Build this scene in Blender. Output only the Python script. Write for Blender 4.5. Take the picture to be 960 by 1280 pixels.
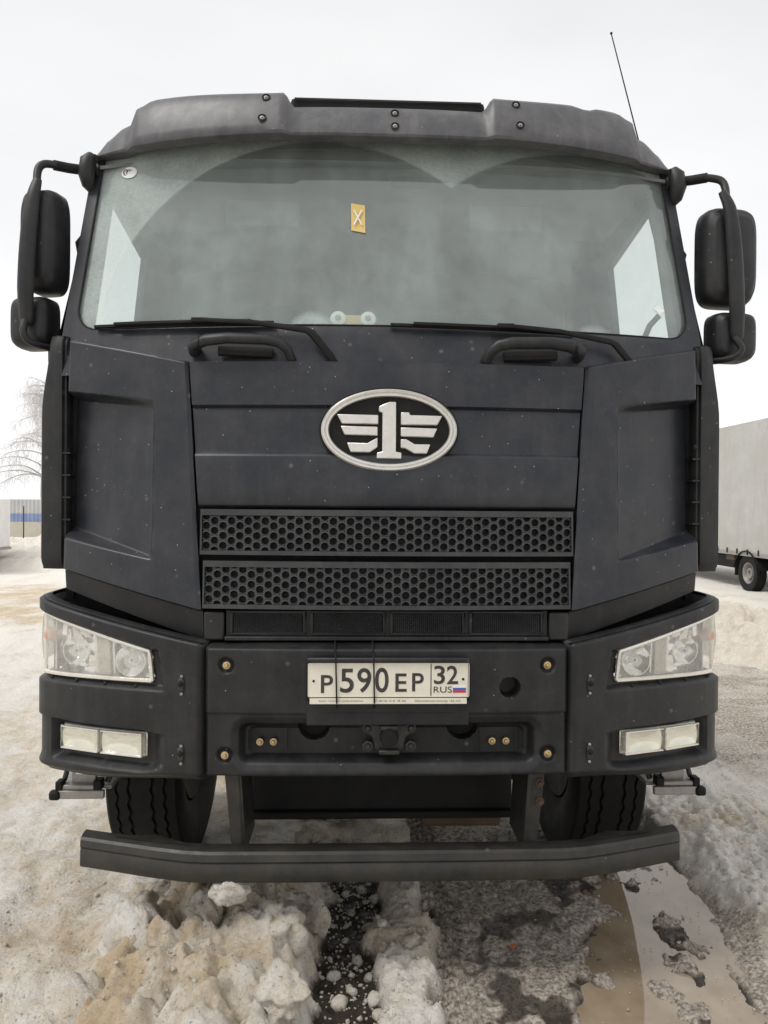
import bpy, bmesh, math, random
import numpy as np
from mathutils import Vector, Matrix
R = math.radians
scene = bpy.context.scene
for o in list(bpy.data.objects): bpy.data.objects.remove(o)
random.seed(7); RNG = np.random.default_rng(11)

# ------------------------------------------------------------------ camera
CAM = Vector((-.114, -2.49, 1.65)); YAW, PITCH, ROLL, FPX = R(2.2), R(-.3), R(.43), 950.
cd = bpy.data.cameras.new('camera'); cam = bpy.data.objects.new('camera', cd); scene.collection.objects.link(cam)
fw = Vector((math.sin(YAW)*math.cos(PITCH), math.cos(YAW)*math.cos(PITCH), math.sin(PITCH)))
r0 = Vector((math.cos(YAW), -math.sin(YAW), 0)); u0 = r0.cross(fw)
rt = r0*math.cos(ROLL)+u0*math.sin(ROLL); up = u0*math.cos(ROLL)-r0*math.sin(ROLL)
cam.matrix_world = Matrix(((rt.x, up.x, -fw.x, CAM.x), (rt.y, up.y, -fw.y, CAM.y), (rt.z, up.z, -fw.z, CAM.z), (0, 0, 0, 1)))
cd.sensor_fit = 'VERTICAL'; cd.sensor_height = 24; cd.lens = 24*FPX/1280; cd.clip_start = .05; cd.clip_end = 2000
scene.camera = cam
# ------------------------------------------------------------------ world, sun, exposure
SUN_EL, SUN_AZ = R(58), R(-64)        # veiled sun off to the left, behind the cloud deck
w = bpy.data.worlds.new('World'); scene.world = w; w.use_nodes = True
nt = w.node_tree; nt.nodes.clear()
wo = nt.nodes.new('ShaderNodeOutputWorld'); bg = nt.nodes.new('ShaderNodeBackground')
sky = nt.nodes.new('ShaderNodeTexSky'); sky.sky_type = 'NISHITA'; sky.sun_disc = False
sky.sun_elevation = SUN_EL; sky.sun_rotation = math.pi+SUN_AZ; sky.dust_density = 6; sky.air_density = 1.5
hs = nt.nodes.new('ShaderNodeHueSaturation'); hs.inputs['Saturation'].default_value = .12
tc = nt.nodes.new('ShaderNodeTexCoord'); ns = nt.nodes.new('ShaderNodeTexNoise'); ns.inputs['Scale'].default_value = 2.2; ns.inputs['Detail'].default_value = 4
mp = nt.nodes.new('ShaderNodeMapping'); mp.inputs['Scale'].default_value = (1, 1, 2.5)
cr = nt.nodes.new('ShaderNodeValToRGB')
cr.color_ramp.elements[0].position = .25; cr.color_ramp.elements[0].color = (7.0, 7.05, 7.2, 1)
cr.color_ramp.elements[1].position = .8; cr.color_ramp.elements[1].color = (8.4, 8.4, 8.45, 1)
mx = nt.nodes.new('ShaderNodeMix'); mx.data_type = 'RGBA'; mx.inputs[0].default_value = .93   # cloud deck hides the clear sky
nt.links.new(tc.outputs['Generated'], mp.inputs['Vector']); nt.links.new(mp.outputs[0], ns.inputs['Vector']); nt.links.new(ns.outputs[0], cr.inputs[0])
nt.links.new(sky.outputs[0], hs.inputs['Color']); nt.links.new(hs.outputs[0], mx.inputs[6]); nt.links.new(cr.outputs[0], mx.inputs[7])
sz = nt.nodes.new('ShaderNodeSeparateXYZ'); nt.links.new(tc.outputs['Generated'], sz.inputs[0])
gr_ = nt.nodes.new('ShaderNodeMapRange'); gr_.inputs['From Min'].default_value = .0; gr_.inputs['From Max'].default_value = .6; gr_.inputs['To Min'].default_value = 1.13; gr_.inputs['To Max'].default_value = .86
nt.links.new(sz.outputs[2], gr_.inputs['Value']); ml = nt.nodes.new('ShaderNodeVectorMath'); ml.operation = 'SCALE'
nt.links.new(mx.outputs[2], ml.inputs[0]); nt.links.new(gr_.outputs[0], ml.inputs['Scale'])
nt.links.new(ml.outputs[0], bg.inputs['Color']); bg.inputs['Strength'].default_value = .1
nt.links.new(bg.outputs[0], wo.inputs['Surface'])
sl = bpy.data.lights.new('sun', 'SUN'); sl.energy = 1.5; sl.angle = R(22); sl.color = (1, .97, .93)
so = bpy.data.objects.new('sun', sl); scene.collection.objects.link(so)
sd = Vector((math.sin(SUN_AZ)*math.cos(SUN_EL), -math.cos(SUN_AZ)*math.cos(SUN_EL), math.sin(SUN_EL)))
so.rotation_euler = sd.to_track_quat('Z', 'Y').to_euler()
vs = scene.view_settings; vs.view_transform = 'Standard'; vs.look = 'None'; vs.exposure = 0.44; vs.gamma = 1; vs.use_curve_mapping = False
scene.cycles.transparent_max_bounces = 16; scene.cycles.max_bounces = 6; scene.cycles.diffuse_bounces = 3; scene.cycles.glossy_bounces = 3

# ------------------------------------------------------------------ numpy noise
def _h(ix, iy, s):
    n = (ix*374761393+iy*668265263+s*1442695041) & 0xffffffff
    n = ((n ^ (n >> 13))*1274126177) & 0xffffffff
    return ((n ^ (n >> 16)) & 0xffffff)/float(0xffffff)
def vnoise(x, y, s=0):
    ix = np.floor(x).astype(np.int64); iy = np.floor(y).astype(np.int64); fx = x-ix; fy = y-iy
    fx = fx*fx*fx*(fx*(fx*6-15)+10); fy = fy*fy*fy*(fy*(fy*6-15)+10)
    a = _h(ix, iy, s); b = _h(ix+1, iy, s); c = _h(ix, iy+1, s); d = _h(ix+1, iy+1, s)
    return (a*(1-fx)+b*fx)*(1-fy)+(c*(1-fx)+d*fx)*fy
def fbm(x, y, s=0, o=4):
    t = 0; a = .5
    for i in range(o):
        t = t+a*vnoise(x*2**i+i*17.3, y*2**i-i*9.1, s+i); a *= .5
    return t/(1-.5**o)
def lumps(x, y, s=0):
    ix = np.floor(x).astype(np.int64); iy = np.floor(y).astype(np.int64); best = np.full(np.shape(x), 9.)
    for dx in (-1, 0, 1):
        for dy in (-1, 0, 1):
            cx = ix+dx; cy = iy+dy
            d = (cx+_h(cx, cy, s)-x)**2+(cy+_h(cx, cy, s+50)-y)**2
            best = np.minimum(best, d/(.45+.75*_h(cx, cy, s+90)))
    return np.clip(1-best*1.3, 0, 1)**.5
def ss(a, b, x):
    t = np.clip((x-a)/(b-a), 0, 1); return t*t*(3-2*t)

# ------------------------------------------------------------------ materials
MATS = {}
def nodes(name):
    m = bpy.data.materials.new(name); m.use_nodes = True; t = m.node_tree
    b = t.nodes['Principled BSDF']; MATS[name] = m
    return m, t, b
def N(t, typ, **kw):
    n = t.nodes.new(typ)
    for k, v in kw.items():
        if k in n.inputs: n.inputs[k].default_value = v
        else: setattr(n, k, v)
    return n
def mixc(t, fac, a, b, blend='MIX'):
    n = t.nodes.new('ShaderNodeMix'); n.data_type = 'RGBA'; n.blend_type = blend
    for i, v in ((0, fac), (6, a), (7, b)):
        if hasattr(v, 'links') or hasattr(v, 'is_linked'): t.links.new(v, n.inputs[i])
        else: n.inputs[i].default_value = (v if i == 0 else (*v, 1))
    return n.outputs[2]
def ramp(t, src, stops):
    n = t.nodes.new('ShaderNodeValToRGB'); e = n.color_ramp.elements
    while len(e) < len(stops): e.new(.5)
    for k, (p, c) in enumerate(stops):
        e[k].position = p; e[k].color = (c, c, c, 1) if not isinstance(c, tuple) else (*c, 1)
    t.links.new(src, n.inputs[0]); return n.outputs[0]
def math_(t, op, a, b=None):
    n = t.nodes.new('ShaderNodeMath'); n.operation = op
    for i, v in ((0, a), (1, b)):
        if v is None: continue
        if hasattr(v, 'is_linked'): t.links.new(v, n.inputs[i])
        else: n.inputs[i].default_value = v
    return n.outputs[0]
def noise(t, co, scale, detail=5, rough=.55, stretch=None):
    if stretch:
        m = N(t, 'ShaderNodeMapping'); m.inputs['Scale'].default_value = stretch; t.links.new(co, m.inputs[0]); co = m.outputs[0]
    n = N(t, 'ShaderNodeTexNoise', Scale=scale, Detail=detail, Roughness=rough); t.links.new(co, n.inputs['Vector']); return n.outputs[0]
def pm(name, col, rough=.5, metal=0, dust=0, dcol=(.19, .18, .165), scale=7., specks=0, bump=0, bscale=300, spec=.5, streak=0, rvar=.12):
    m, t, b = nodes(name)
    co = N(t, 'ShaderNodeTexCoord').outputs['Object']
    c = mixc(t, noise(t, co, 3.1), tuple(v*.85 for v in col), tuple(v*1.15 for v in col))
    if dust:
        a = ramp(t, noise(t, co, scale, 8, .68), [(.38, 0), (.78, dust)]); c = mixc(t, a, c, dcol)
        a2 = ramp(t, noise(t, co, scale*9, 6, .7), [(.55, 0), (.8, dust*.8)]); c = mixc(t, a2, c, dcol)
    if streak:
        a3 = ramp(t, noise(t, co, 22, 5, .6, (1, 1, .07)), [(.5, 0), (.78, streak)]); c = mixc(t, a3, c, dcol)
    if specks:
        v = N(t, 'ShaderNodeTexVoronoi', Scale=34.); t.links.new(co, v.inputs['Vector'])
        d = ramp(t, v.outputs['Distance'], [(.035, 1.), (.075, 0.)])
        sx = N(t, 'ShaderNodeSeparateColor'); t.links.new(v.outputs['Color'], sx.inputs[0])
        c = mixc(t, math_(t, 'MULTIPLY', d, ramp(t, sx.outputs[0], [(1-specks, 0), (1-specks*.6, .8)])), c, (.5, .49, .46))
        v2 = N(t, 'ShaderNodeTexVoronoi', Scale=13.); t.links.new(co, v2.inputs['Vector'])
        s2 = N(t, 'ShaderNodeSeparateColor'); t.links.new(v2.outputs['Color'], s2.inputs[0])
        d2 = ramp(t, v2.outputs['Distance'], [(.03, .55), (.13, 0.)])
        c = mixc(t, math_(t, 'MULTIPLY', d2, ramp(t, s2.outputs[1], [(1-specks*.8, 0), (1-specks*.4, .5)])), c, (.3, .29, .28))
    t.links.new(c, b.inputs['Base Color'])
    rr = ramp(t, noise(t, co, 11, 6, .7), [(.3, max(.02, rough-rvar)), (.75, min(1, rough+rvar))]); t.links.new(rr, b.inputs['Roughness'])
    b.inputs['Metallic'].default_value = metal; b.inputs['Specular IOR Level'].default_value = spec
    if bump:
        bn = N(t, 'ShaderNodeBump', Strength=bump, Distance=.004); t.links.new(noise(t, co, bscale, 3), bn.inputs['Height']); t.links.new(bn.outputs[0], b.inputs['Normal'])
    return m
BODY = pm('satin_black_plastic', (.0125, .0145, .0205), .37, dust=.13, specks=.5, bump=.04, streak=.05, rvar=.06, spec=.42)
PLAST = pm('grained_black_plastic', (.0095, .010, .0112), .44, dust=.11, specks=.34, bump=.2, bscale=520, streak=.06, rvar=.07, spec=.36)
VISOR = pm('dusty_grey_plastic', (.05, .05, .057), .46, dust=.24, dcol=(.3, .28, .255), scale=9, specks=.08, bump=.08, streak=.16, rvar=.06)
GRILL = pm('grille_plastic', (.020, .022, .0235), .42, dust=.2, dcol=(.16, .16, .155), scale=12, bump=.1)
DARK = pm('underbody_black', (.0055, .0055, .0055), .7, spec=.3, dust=.2, dcol=(.035, .03, .026), scale=9, bump=.2, bscale=90)
BAR = pm('worn_black_steel', (.017, .017, .016), .48, dust=.42, dcol=(.085, .072, .055), scale=8, specks=.14, bump=.15, bscale=160, streak=.2)
STRUT = pm('painted_steel', (.015, .015, .0145), .5, dust=.4, dcol=(.11, .09, .07), scale=14)
RUST = pm('rusty_steel', (.07, .045, .03), .8, dust=.4, dcol=(.16, .11, .07), scale=12)
RUB = pm('tyre_rubber', (.0065, .0065, .007), .75, spec=.3, dust=.2, dcol=(.028, .026, .023), scale=10, bump=.25, bscale=120)
CHROME = pm('badge_metal', (.66, .64, .60), .33, metal=.75, dust=.45, dcol=(.42, .38, .32), scale=40, rvar=.1)
BRASS = pm('brass_bolt', (.55, .42, .22), .4, metal=.8, dust=.3, dcol=(.3, .25, .18), scale=60)
STEEL = pm('galvanised_steel', (.34, .33, .31), .5, metal=.5, dust=.55, dcol=(.16, .14, .12), scale=40)
REFL = pm('lamp_reflector', (.92, .92, .90), .12, metal=.85, dust=.25, dcol=(.6, .58, .52), scale=20, rvar=.08)
BEZEL = pm('lamp_trim', (.78, .75, .68), .25, metal=.5, dust=.3, dcol=(.5, .45, .36), scale=30)
AMBER = pm('amber_bulb', (.62, .34, .24), .3)
BULB = pm('bulb_glass', (.8, .8, .8), .1)
PLATE = pm('plate_white', (.74, .70, .59), .45, dust=.25, dcol=(.5, .42, .3), scale=60)
INK = pm('plate_ink', (.018, .018, .02), .5, dust=.3, dcol=(.2, .17, .13), scale=70)
SINK = pm('small_print', (.22, .19, .15), .6)
WHITE = pm('sticker_white', (.78, .78, .76), .5)
BLUE = pm('sticker_blue', (.045, .12, .42), .5)
RED = pm('sticker_red', (.55, .03, .045), .5)
YEL = pm('sticker_yellow', (.62, .44, .12), .55, dust=.3, dcol=(.6, .55, .4), scale=50)
INT = pm('cab_trim_grey', (.11, .11, .115), .7, dust=.2)
INTD = pm('cab_trim_dark', (.03, .03, .032), .7)
SEAT = pm('seat_cloth', (.06, .058, .06), .9, bump=.4, bscale=200)
CURT = pm('cab_back_lining', (.15, .15, .155), .9)
WOUT = pm('far_white_paint', (.74, .74, .73), .5, dust=.3, dcol=(.5, .46, .4))
MIRR = pm('mirror_glass', (.8, .8, .82), .04, metal=1, rvar=.01)

def glass(name, tint, dustcol, dust_lo, dust_hi, scale, arcs=None, streaks=0., ior=1.62):
    m, t, b = nodes(name); t.nodes.remove(b); out = [n for n in t.nodes if n.type == 'OUTPUT_MATERIAL'][0]
    co = N(t, 'ShaderNodeTexCoord').outputs['Object']
    tr = N(t, 'ShaderNodeBsdfTransparent'); tr.inputs[0].default_value = (*tint, 1)
    gl = N(t, 'ShaderNodeBsdfGlossy', Roughness=.03); gl.inputs[0].default_value = (.94, .99, .97, 1)
    f0 = ((ior-1)/(ior+1))**2; lw = N(t, 'ShaderNodeLayerWeight', Blend=.5); m1 = N(t, 'ShaderNodeMixShader')
    t.links.new(math_(t, 'ADD', f0, math_(t, 'MULTIPLY', math_(t, 'POWER', lw.outputs['Facing'], 5.), 1-f0)), m1.inputs[0]); t.links.new(tr.outputs[0], m1.inputs[1]); t.links.new(gl.outputs[0], m1.inputs[2])
    df = N(t, 'ShaderNodeBsdfDiffuse')
    t.links.new(mixc(t, noise(t, co, scale*.6, 4), dustcol, tuple(v*.8 for v in dustcol)), df.inputs[0])
    n1 = noise(t, co, scale, 8, .7)
    if arcs:
        sp = N(t, 'ShaderNodeSeparateXYZ'); wob = noise(t, co, 3., 2)
        t.links.new(co, sp.inputs[0]); ins = None; INS = []; EDG = []
        for (cx, cz, rx, rz, rin) in arcs:
            dx = math_(t, 'DIVIDE', math_(t, 'SUBTRACT', sp.outputs[0], cx), rx); dz = math_(t, 'DIVIDE', math_(t, 'SUBTRACT', sp.outputs[2], cz), rz)
            q = math_(t, 'SQRT', math_(t, 'ADD', math_(t, 'MULTIPLY', dx, dx), math_(t, 'MULTIPLY', dz, dz)))
            i1 = math_(t, 'MULTIPLY', ramp(t, q, [(.985, 1.), (.995, 0.)]), ramp(t, q, [(rin-.03, 0.), (rin, 1.)]))
            e1 = ramp(t, q, [(.972, 0.), (.988, 1.), (.996, 0.)]); INS.append(i1); EDG.append(e1)
            ins = i1 if ins is None else math_(t, 'MAXIMUM', ins, i1)
        edge = math_(t, 'MAXIMUM', math_(t, 'MULTIPLY', EDG[0], math_(t, 'SUBTRACT', 1., INS[1])), math_(t, 'MULTIPLY', EDG[1], math_(t, 'SUBTRACT', 1., INS[0])))
        lo = math_(t, 'ADD', ramp(t, n1, [(.3, dust_lo*.7), (.75, dust_lo+.1)]), ramp(t, noise(t, co, 2.6, 6, .7), [(.4, 0.), (.72, .09)])); hi = ramp(t, n1, [(.3, dust_hi*.72), (.72, dust_hi*1.15)])
        fine = ramp(t, noise(t, co, 95, 6, .75), [(.45, 0), (.75, .14)])
        f = mixc(t, ins, hi, lo); f = math_(t, 'ADD', f, math_(t, 'MULTIPLY', fine, math_(t, 'SUBTRACT', 1.15, ins)))
        f = math_(t, 'ADD', f, math_(t, 'MULTIPLY', math_(t, 'MULTIPLY', edge, .10), wob))
        f = math_(t, 'ADD', f, ramp(t, noise(t, co, 9, 5, .6, (1, 1, .12)), [(.5, 0), (.85, .09)]))
    else:
        f = ramp(t, n1, [(.3, dust_lo), (.75, dust_hi)])
    m2 = N(t, 'ShaderNodeMixShader'); t.links.new(f, m2.inputs[0]); t.links.new(m1.outputs[0], m2.inputs[1]); t.links.new(df.outputs[0], m2.inputs[2])
    t.links.new(m2.outputs[0], out.inputs[0]); return m
WGLASS = glass('dusty_windscreen_glass', (.86, .92, .895), (.63, .71, .68), .17, .48, 5., ior=2.1, arcs=[(-.27, 2.25, .79, .78, .12), (.75, 2.23, .82, .80, .12)])
SGLASS = glass('side_glass', (.93, .96, .945), (.5, .5, .47), .05, .14, 5.)
LENS = glass('lamp_lens', (.97, .97, .95), (.88, .86, .80), .22, .50, 11., ior=1.5)
FLENS = glass('fog_lamp_lens', (.97, .96, .90), (.76, .73, .64), .06, .34, 18., ior=1.6)

# ------------------------------------------------------------------ mesh helpers
COL = scene.collection
class MB:
    def __init__(s): s.v = []; s.f = []
    def add(s, vs, fs):
        b = len(s.v); s.v += [tuple(map(float, p)) for p in vs]; s.f += [tuple(b+i for i in f) for f in fs]; return s
    def box(s, x0, x1, y0, y1, z0, z1, M=None):
        vs = [Vector((x, y, z)) for x in (x0, x1) for y in (y0, y1) for z in (z0, z1)]
        if M is not None: vs = [M @ p for p in vs]
        return s.add(vs, [(0, 1, 3, 2), (4, 6, 7, 5), (0, 4, 5, 1), (2, 3, 7, 6), (0, 2, 6, 4), (1, 5, 7, 3)])
    def grid(s, P, closed_u=False):
        P = np.asarray(P); a, b = P.shape[:2]; fs = []
        for i in range(a-(0 if closed_u else 1)):
            k = (i+1) % a
            for j in range(b-1): fs.append((i*b+j, k*b+j, k*b+j+1, i*b+j+1))
        return s.add(P.reshape(-1, 3), fs)
    def slab(s, P, off):
        P = np.asarray(P, float); Q = P+np.asarray(off); a, b = P.shape[:2]; n = a*b; fs = []
        for i in range(a-1):
            for j in range(b-1):
                q = (i*b+j, (i+1)*b+j, (i+1)*b+j+1, i*b+j+1); fs.append(q); fs.append(tuple(n+k for k in q[::-1]))
        ring = [i*b for i in range(a)]+[(a-1)*b+j for j in range(1, b)]+[i*b+b-1 for i in range(a-2, -1, -1)]+[j for j in range(b-2, 0, -1)]
        for k in range(len(ring)):
            p, q = ring[k], ring[(k+1) % len(ring)]; fs.append((q, p, n+p, n+q))
        return s.add(np.concatenate([P.reshape(-1, 3), Q.reshape(-1, 3)]), fs)
    def prism(s, poly, y0, y1):                 # polygon in x,z pushed along y
        n = len(poly); vs = [(x, y0, z) for x, z in poly]+[(x, y1, z) for x, z in poly]
        return s.add(vs, [tuple(range(n)), tuple(range(2*n-1, n-1, -1))]+[(i, n+i, n+(i+1) % n, (i+1) % n) for i in range(n)])
    def tube(s, pts, r, n=10, cap=True, flat=1.):
        pts = [Vector(p) for p in pts]; rs = r if isinstance(r, (list, tuple)) else [r]*len(pts); vs = []; fs = []; nr = None
        for i, p in enumerate(pts):
            d = (pts[min(i+1, len(pts)-1)]-pts[max(i-1, 0)]).normalized()
            if nr is None: nr = d.orthogonal().normalized() if abs(d.y) > .9 else d.cross(Vector((0, 1, 0))).normalized()
            else: nr = (nr-d*nr.dot(d)).normalized()
            bn = d.cross(nr)
            for k in range(n):
                a = 2*math.pi*k/n; vs.append(p+nr*math.cos(a)*rs[i]+bn*math.sin(a)*rs[i]*flat)
        for i in range(len(pts)-1):
            for k in range(n): fs.append((i*n+k, i*n+(k+1) % n, (i+1)*n+(k+1) % n, (i+1)*n+k))
        if cap: fs += [tuple(range(n-1, -1, -1)), tuple((len(pts)-1)*n+k for k in range(n))]
        return s.add(vs, fs)
    def lathe(s, prof, o, ax, n=32):           # profile: (radius, distance along the axis)
        ax = Vector(ax).normalized(); a = ax.orthogonal().normalized(); b = ax.cross(a); o = Vector(o)
        P = [[o+ax*h+(a*math.cos(2*math.pi*k/n)+b*math.sin(2*math.pi*k/n))*r for r, h in prof] for k in range(n)]
        return s.grid(P, closed_u=True)
    def build(s, name, mat, parent=None, ang=38, bevel=0, recalc=True, seg=2, sub=0, **tags):
        me = bpy.data.meshes.new(name); me.from_pydata(s.v, [], s.f)
        if recalc:
            bm = bmesh.new(); bm.from_mesh(me); bmesh.ops.remove_doubles(bm, verts=bm.verts, dist=1e-5); bmesh.ops.recalc_face_normals(bm, faces=bm.faces); bm.to_mesh(me); bm.free()
        if isinstance(mat, (list, tuple)):
            for q in mat: me.materials.append(q)
        else: me.materials.append(mat)
        me.shade_smooth(); me.set_sharp_from_angle(angle=R(ang))
        o = bpy.data.objects.new(name, me); COL.objects.link(o)
        if parent is not None: o.parent = parent
        if bevel:
            m = o.modifiers.new('bevel', 'BEVEL'); m.width = bevel; m.segments = seg; m.limit_method = 'ANGLE'; m.angle_limit = R(35); m.harden_normals = False
        if sub: m = o.modifiers.new('sub', 'SUBSURF'); m.levels = m.render_levels = sub
        for k, v in tags.items(): o[k] = v
        return o
def thing(name, label, cat, loc=(0, 0, 0), group=None):
    o = bpy.data.objects.new(name, None); COL.objects.link(o); o.location = loc; o.empty_display_size = .2
    o['label'] = label; o['category'] = cat
    if group: o['group'] = group
    return o
def dup(o, parent=None):
    c = o.copy(); COL.objects.link(c); c.parent = parent
    for ch in list(o.children): dup(ch, c)
    return c
def text_obj(body, x0, x1, z0, z1, y, mat, parent, name, bold=0., thick=.0012, keep=False):
    cu = bpy.data.curves.new('t', 'FONT'); cu.body = body; cu.size = 1; cu.offset = bold; cu.extrude = .5; cu.resolution_u = 6
    o = bpy.data.objects.new('t', cu); COL.objects.link(o)
    dg = bpy.context.evaluated_depsgraph_get(); dg.update(); me = bpy.data.meshes.new_from_object(o.evaluated_get(dg))
    bpy.data.objects.remove(o); bpy.data.curves.remove(cu)
    co = np.array([v.co[:] for v in me.vertices]); lo = co.min(0); hi = co.max(0)
    for v in me.vertices:
        a = (v.co.x-lo[0])/(hi[0]-lo[0]); b = (v.co.y-lo[1])/(hi[1]-lo[1])
        v.co = (x0+a*(x1-x0), y-thick*(1 if v.co.z > 0 else 0), z0+b*(z1-z0))
    me.name = name; me.materials.clear(); me.materials.append(mat)
    ob = bpy.data.objects.new(name, me); COL.objects.link(ob); ob.parent = parent; return ob
def rrect(hw_b, hw_t, z0, z1, r, n=10):
    """rounded trapezoid outline, counter-clockwise, in x,z"""
    out = []
    for cx, cz, a0 in ((hw_t-r, z1-r, 0), (-hw_t+r, z1-r, 90), (-hw_b+r, z0+r, 180), (hw_b-r, z0+r, 270)):
        for k in range(n+1):
            a = R(a0+90*k/n); out.append((cx+r*math.cos(a), cz+r*math.sin(a)))
    return out
def smooth(pts, k=6):
    P = [Vector(p) for p in pts]; out = []
    for i in range(len(P)-1):
        a, b, c, d = P[max(i-1, 0)], P[i], P[i+1], P[min(i+2, len(P)-1)]
        for j in range(k):
            t = j/k; out.append(.5*((2*b)+(c-a)*t+(2*a-5*b+4*c-d)*t*t+(3*b-a-3*c+d)*t**3))
    return out+[P[-1]]
def resample(poly, n):
    P = np.array(poly+[poly[0]], float); d = np.r_[0, np.cumsum(np.hypot(*np.diff(P, axis=0).T))]
    t = np.linspace(0, d[-1], n, endpoint=False); return np.c_[np.interp(t, d, P[:, 0]), np.interp(t, d, P[:, 1])]

# ================================================================== GROUND
def zones(x, y):
    """height of the yard, and weights of snow dirt / slush / wet mud"""
    wx = x+.07*(fbm(x*3, y*3, 3)-.5)*2+.045*(fbm(x*11, y*11, 4)-.5)*2; wy = y
    near = ss(2.2, 1.1, y)*ss(-3.5, -1.5, y)
    # packed dirty snow everywhere
    h = .05*(fbm(x*.9, y*.9, 20)-.45)+.035*(fbm(x*4, y*2.2, 21)-.5)+.016*(lumps(x*9, y*7, 22)-.3)*fbm(x*2, y*2, 86)*1.5+.085*(fbm(x*5, y*4, 87, 6)-.5)*(.35+.65*ss(.3, .6, fbm(x*.9, y*.7, 88)))
    # ploughed heap under the left half of the bumper
    jag = np.abs(fbm(x*5.5, y*5.5, 84, 6)-.5)*2
    pm_ = ss(-1.15, -.75, wx)*ss(-.15, -.36, wx)*ss(1.15, .55, y)*ss(-1.4, -.1, y)
    heap = .055+.07*fbm(x*3.1, y*3.1, 30, 3)+.05*lumps(x*3.4+.3, y*3.6, 31)+.03*lumps(x*7, y*7, 32)*fbm(x*2, y*2, 35)+.13*np.minimum(jag, .45)**.8+.05*(fbm(x*26, y*26, 85, 4)-.5)+.022*lumps(x*17, y*17, 33)*fbm(x*5, y*5, 37)*1.6+.095*(fbm(x*9, y*9, 34, 6)-.5)-.03*ss(.56, .68, fbm(x*7+2, y*7, 39, 3))+.006*lumps(x*48, y*48, 38)
    h = h+pm_*heap
    low = ss(-2.6, -1.2, wx)*ss(-.95, -1.2, wx)*near
    h = h+low*(.03*lumps(x*4, y*4, 36)-.02)
    # wet gap full of crumbs
    gap = ss(-.25, -.18, wx)*ss(.03, -.04, wx)*ss(1.6, .9, y)
    h = h*(1-gap)+gap*(-.035+.018*lumps(x*22, y*22, 40))
    # knobbly ridge right of the gap
    rid = ss(-.03, .04, wx)*ss(.21, .14, wx)*ss(1.6, .8, y)
    h = h*(1-rid)+rid*(.030+.035*lumps(x*13, y*11, 41)*fbm(x*4, y*5, 57)*1.8+.022*lumps(x*28, y*28, 42)+.009*lumps(x*55, y*55, 59))
    # rut with crushed slush, tread marks at its left
    rut = ss(.13, .19, wx)*ss(1.50, 1.32, wx+.10*(fbm(x*4, y*4, 58)-.5))*ss(2.6, 1.3, y)
    sl = -.010+.035*(fbm(x*6, y*6, 43)-.5)+.026*(fbm(x*24, y*24, 44)-.5)+.008*lumps(x*40, y*40, 45)
    tread = ss(.15, .19, x)*ss(.32, .27, x); sl = sl+tread*(.020*np.sin(y*95+np.abs(x-.235)*70)-.004)
    xl = .62+.42*np.clip(y/.85, -.6, 1.3); xr = 1.27+.17*np.clip(y/.9, -.6, 1.5)
    sink = ss(-.10, .06, wx-xl+.30*(fbm(x*5, y*5, 46, 5)-.5))
    sl = sl-.034*sink*ss(.05, -.07, wx-xr)
    isl = ss(.585, .70, fbm(x*7+4, y*4.4, 47, 5))*sink
    sl = sl+.028*isl
    h = h*(1-rut)+rut*sl
    # knobbly thrown-up snow right of the rut
    ed = 1.42+.10*(fbm(x*3, y*2.3, 48)-.5)*2
    rb = ss(ed-.05, ed+.12, x)*ss(2.35+.5*(fbm(y*.9, x*0, 49)-.5), 1.8, x)*ss(6, 2.2, y)
    h = h+rb*(.01+.05*fbm(x*5, y*5, 50)+.035*lumps(x*13, y*12, 51)*fbm(x*3, y*3, 54)*1.6+.030*lumps(x*25, y*25, 52)+.012*lumps(x*52, y*52, 56)+.03*(fbm(x*12, y*12, 55, 5)-.5))
    # right lane: driven-over brown slush, and white yard far right
    lane = ss(1.9, 2.3, x)*ss(5.2, 4.2, x-.25*y*.3)
    h = h+.03*lane*(fbm(x*5, y*1.3, 53)-.5)
    dirt = .07+.46*ss(.45, .68, fbm(x*2.3, y*1.6, 60, 5))+.45*(fbm(x*9, y*7, 61)-.5)
    dirt = dirt+pm_*(.30+.34*ss(.30, .70, fbm(x*9, y*9, 62, 6)))+.25*ss(-.6, -1.2, x)*ss(1.5, .4, y)*fbm(x*5, y*6, 63)
    slush = np.clip(rut*1.0+lane*(.62+.38*ss(.38, .6, fbm(x*1.1, y*4.5, 67, 5)))*ss(7.0, 4.6, y)*ss(1.4, 2.5, y)+.45*rb*ss(.5, .2, fbm(x*3, y*3, 64)), 0, 1)
    wet = np.clip(gap+rut*sink*(1-isl)*ss(.02, -.08, x-xr)+.7*rut*ss(.0, -.15, x-xr)*ss(.50, .32, fbm(x*9, y*9, 65)), 0, 1)
    under = ss(1.2, 1.7, y)*ss(1.5, 1.1, np.abs(x))*ss(9, 8, y)      # browner ground tone below the parked truck
    dirt = dirt+.5*under+.16*rb+.10*rid;  far = ss(9, 20, np.hypot(x, y)); dirt = dirt*(1-.55*far)
    # brown wheel tracks of the yard to the left
    tk = ss(7.5, 9.5, y)*ss(14.5, 12.5, y)*ss(-1.5, -3, x)*.55*fbm(x*.6, y*5, 66)*1.6; dirt = dirt+tk
    return h, np.clip(dirt, 0, 1), slush, wet
def axis(lo, hi, d, mn, mx_, g):
    a = list(np.arange(lo, hi+1e-6, d)); s = d
    while a[-1] < mx_: s = s*(g if a[-1] < 14 else 1.16); a.append(a[-1]+s)
    s = d; pre = []; p = lo
    while p > mn: s = s*(g if p > -9 else 1.16); p -= s; pre.append(p)
    return np.array(pre[::-1]+a)
gx = axis(-1.55, 1.75, .0095, -420, 420, 1.024); gy = axis(-.42, 1.0, .0095, -60, 700, 1.014)
GX, GY = np.meshgrid(gx, gy)
gh, gd, gs, gw = zones(GX, GY)
nx_, ny_ = len(gx), len(gy)
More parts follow.
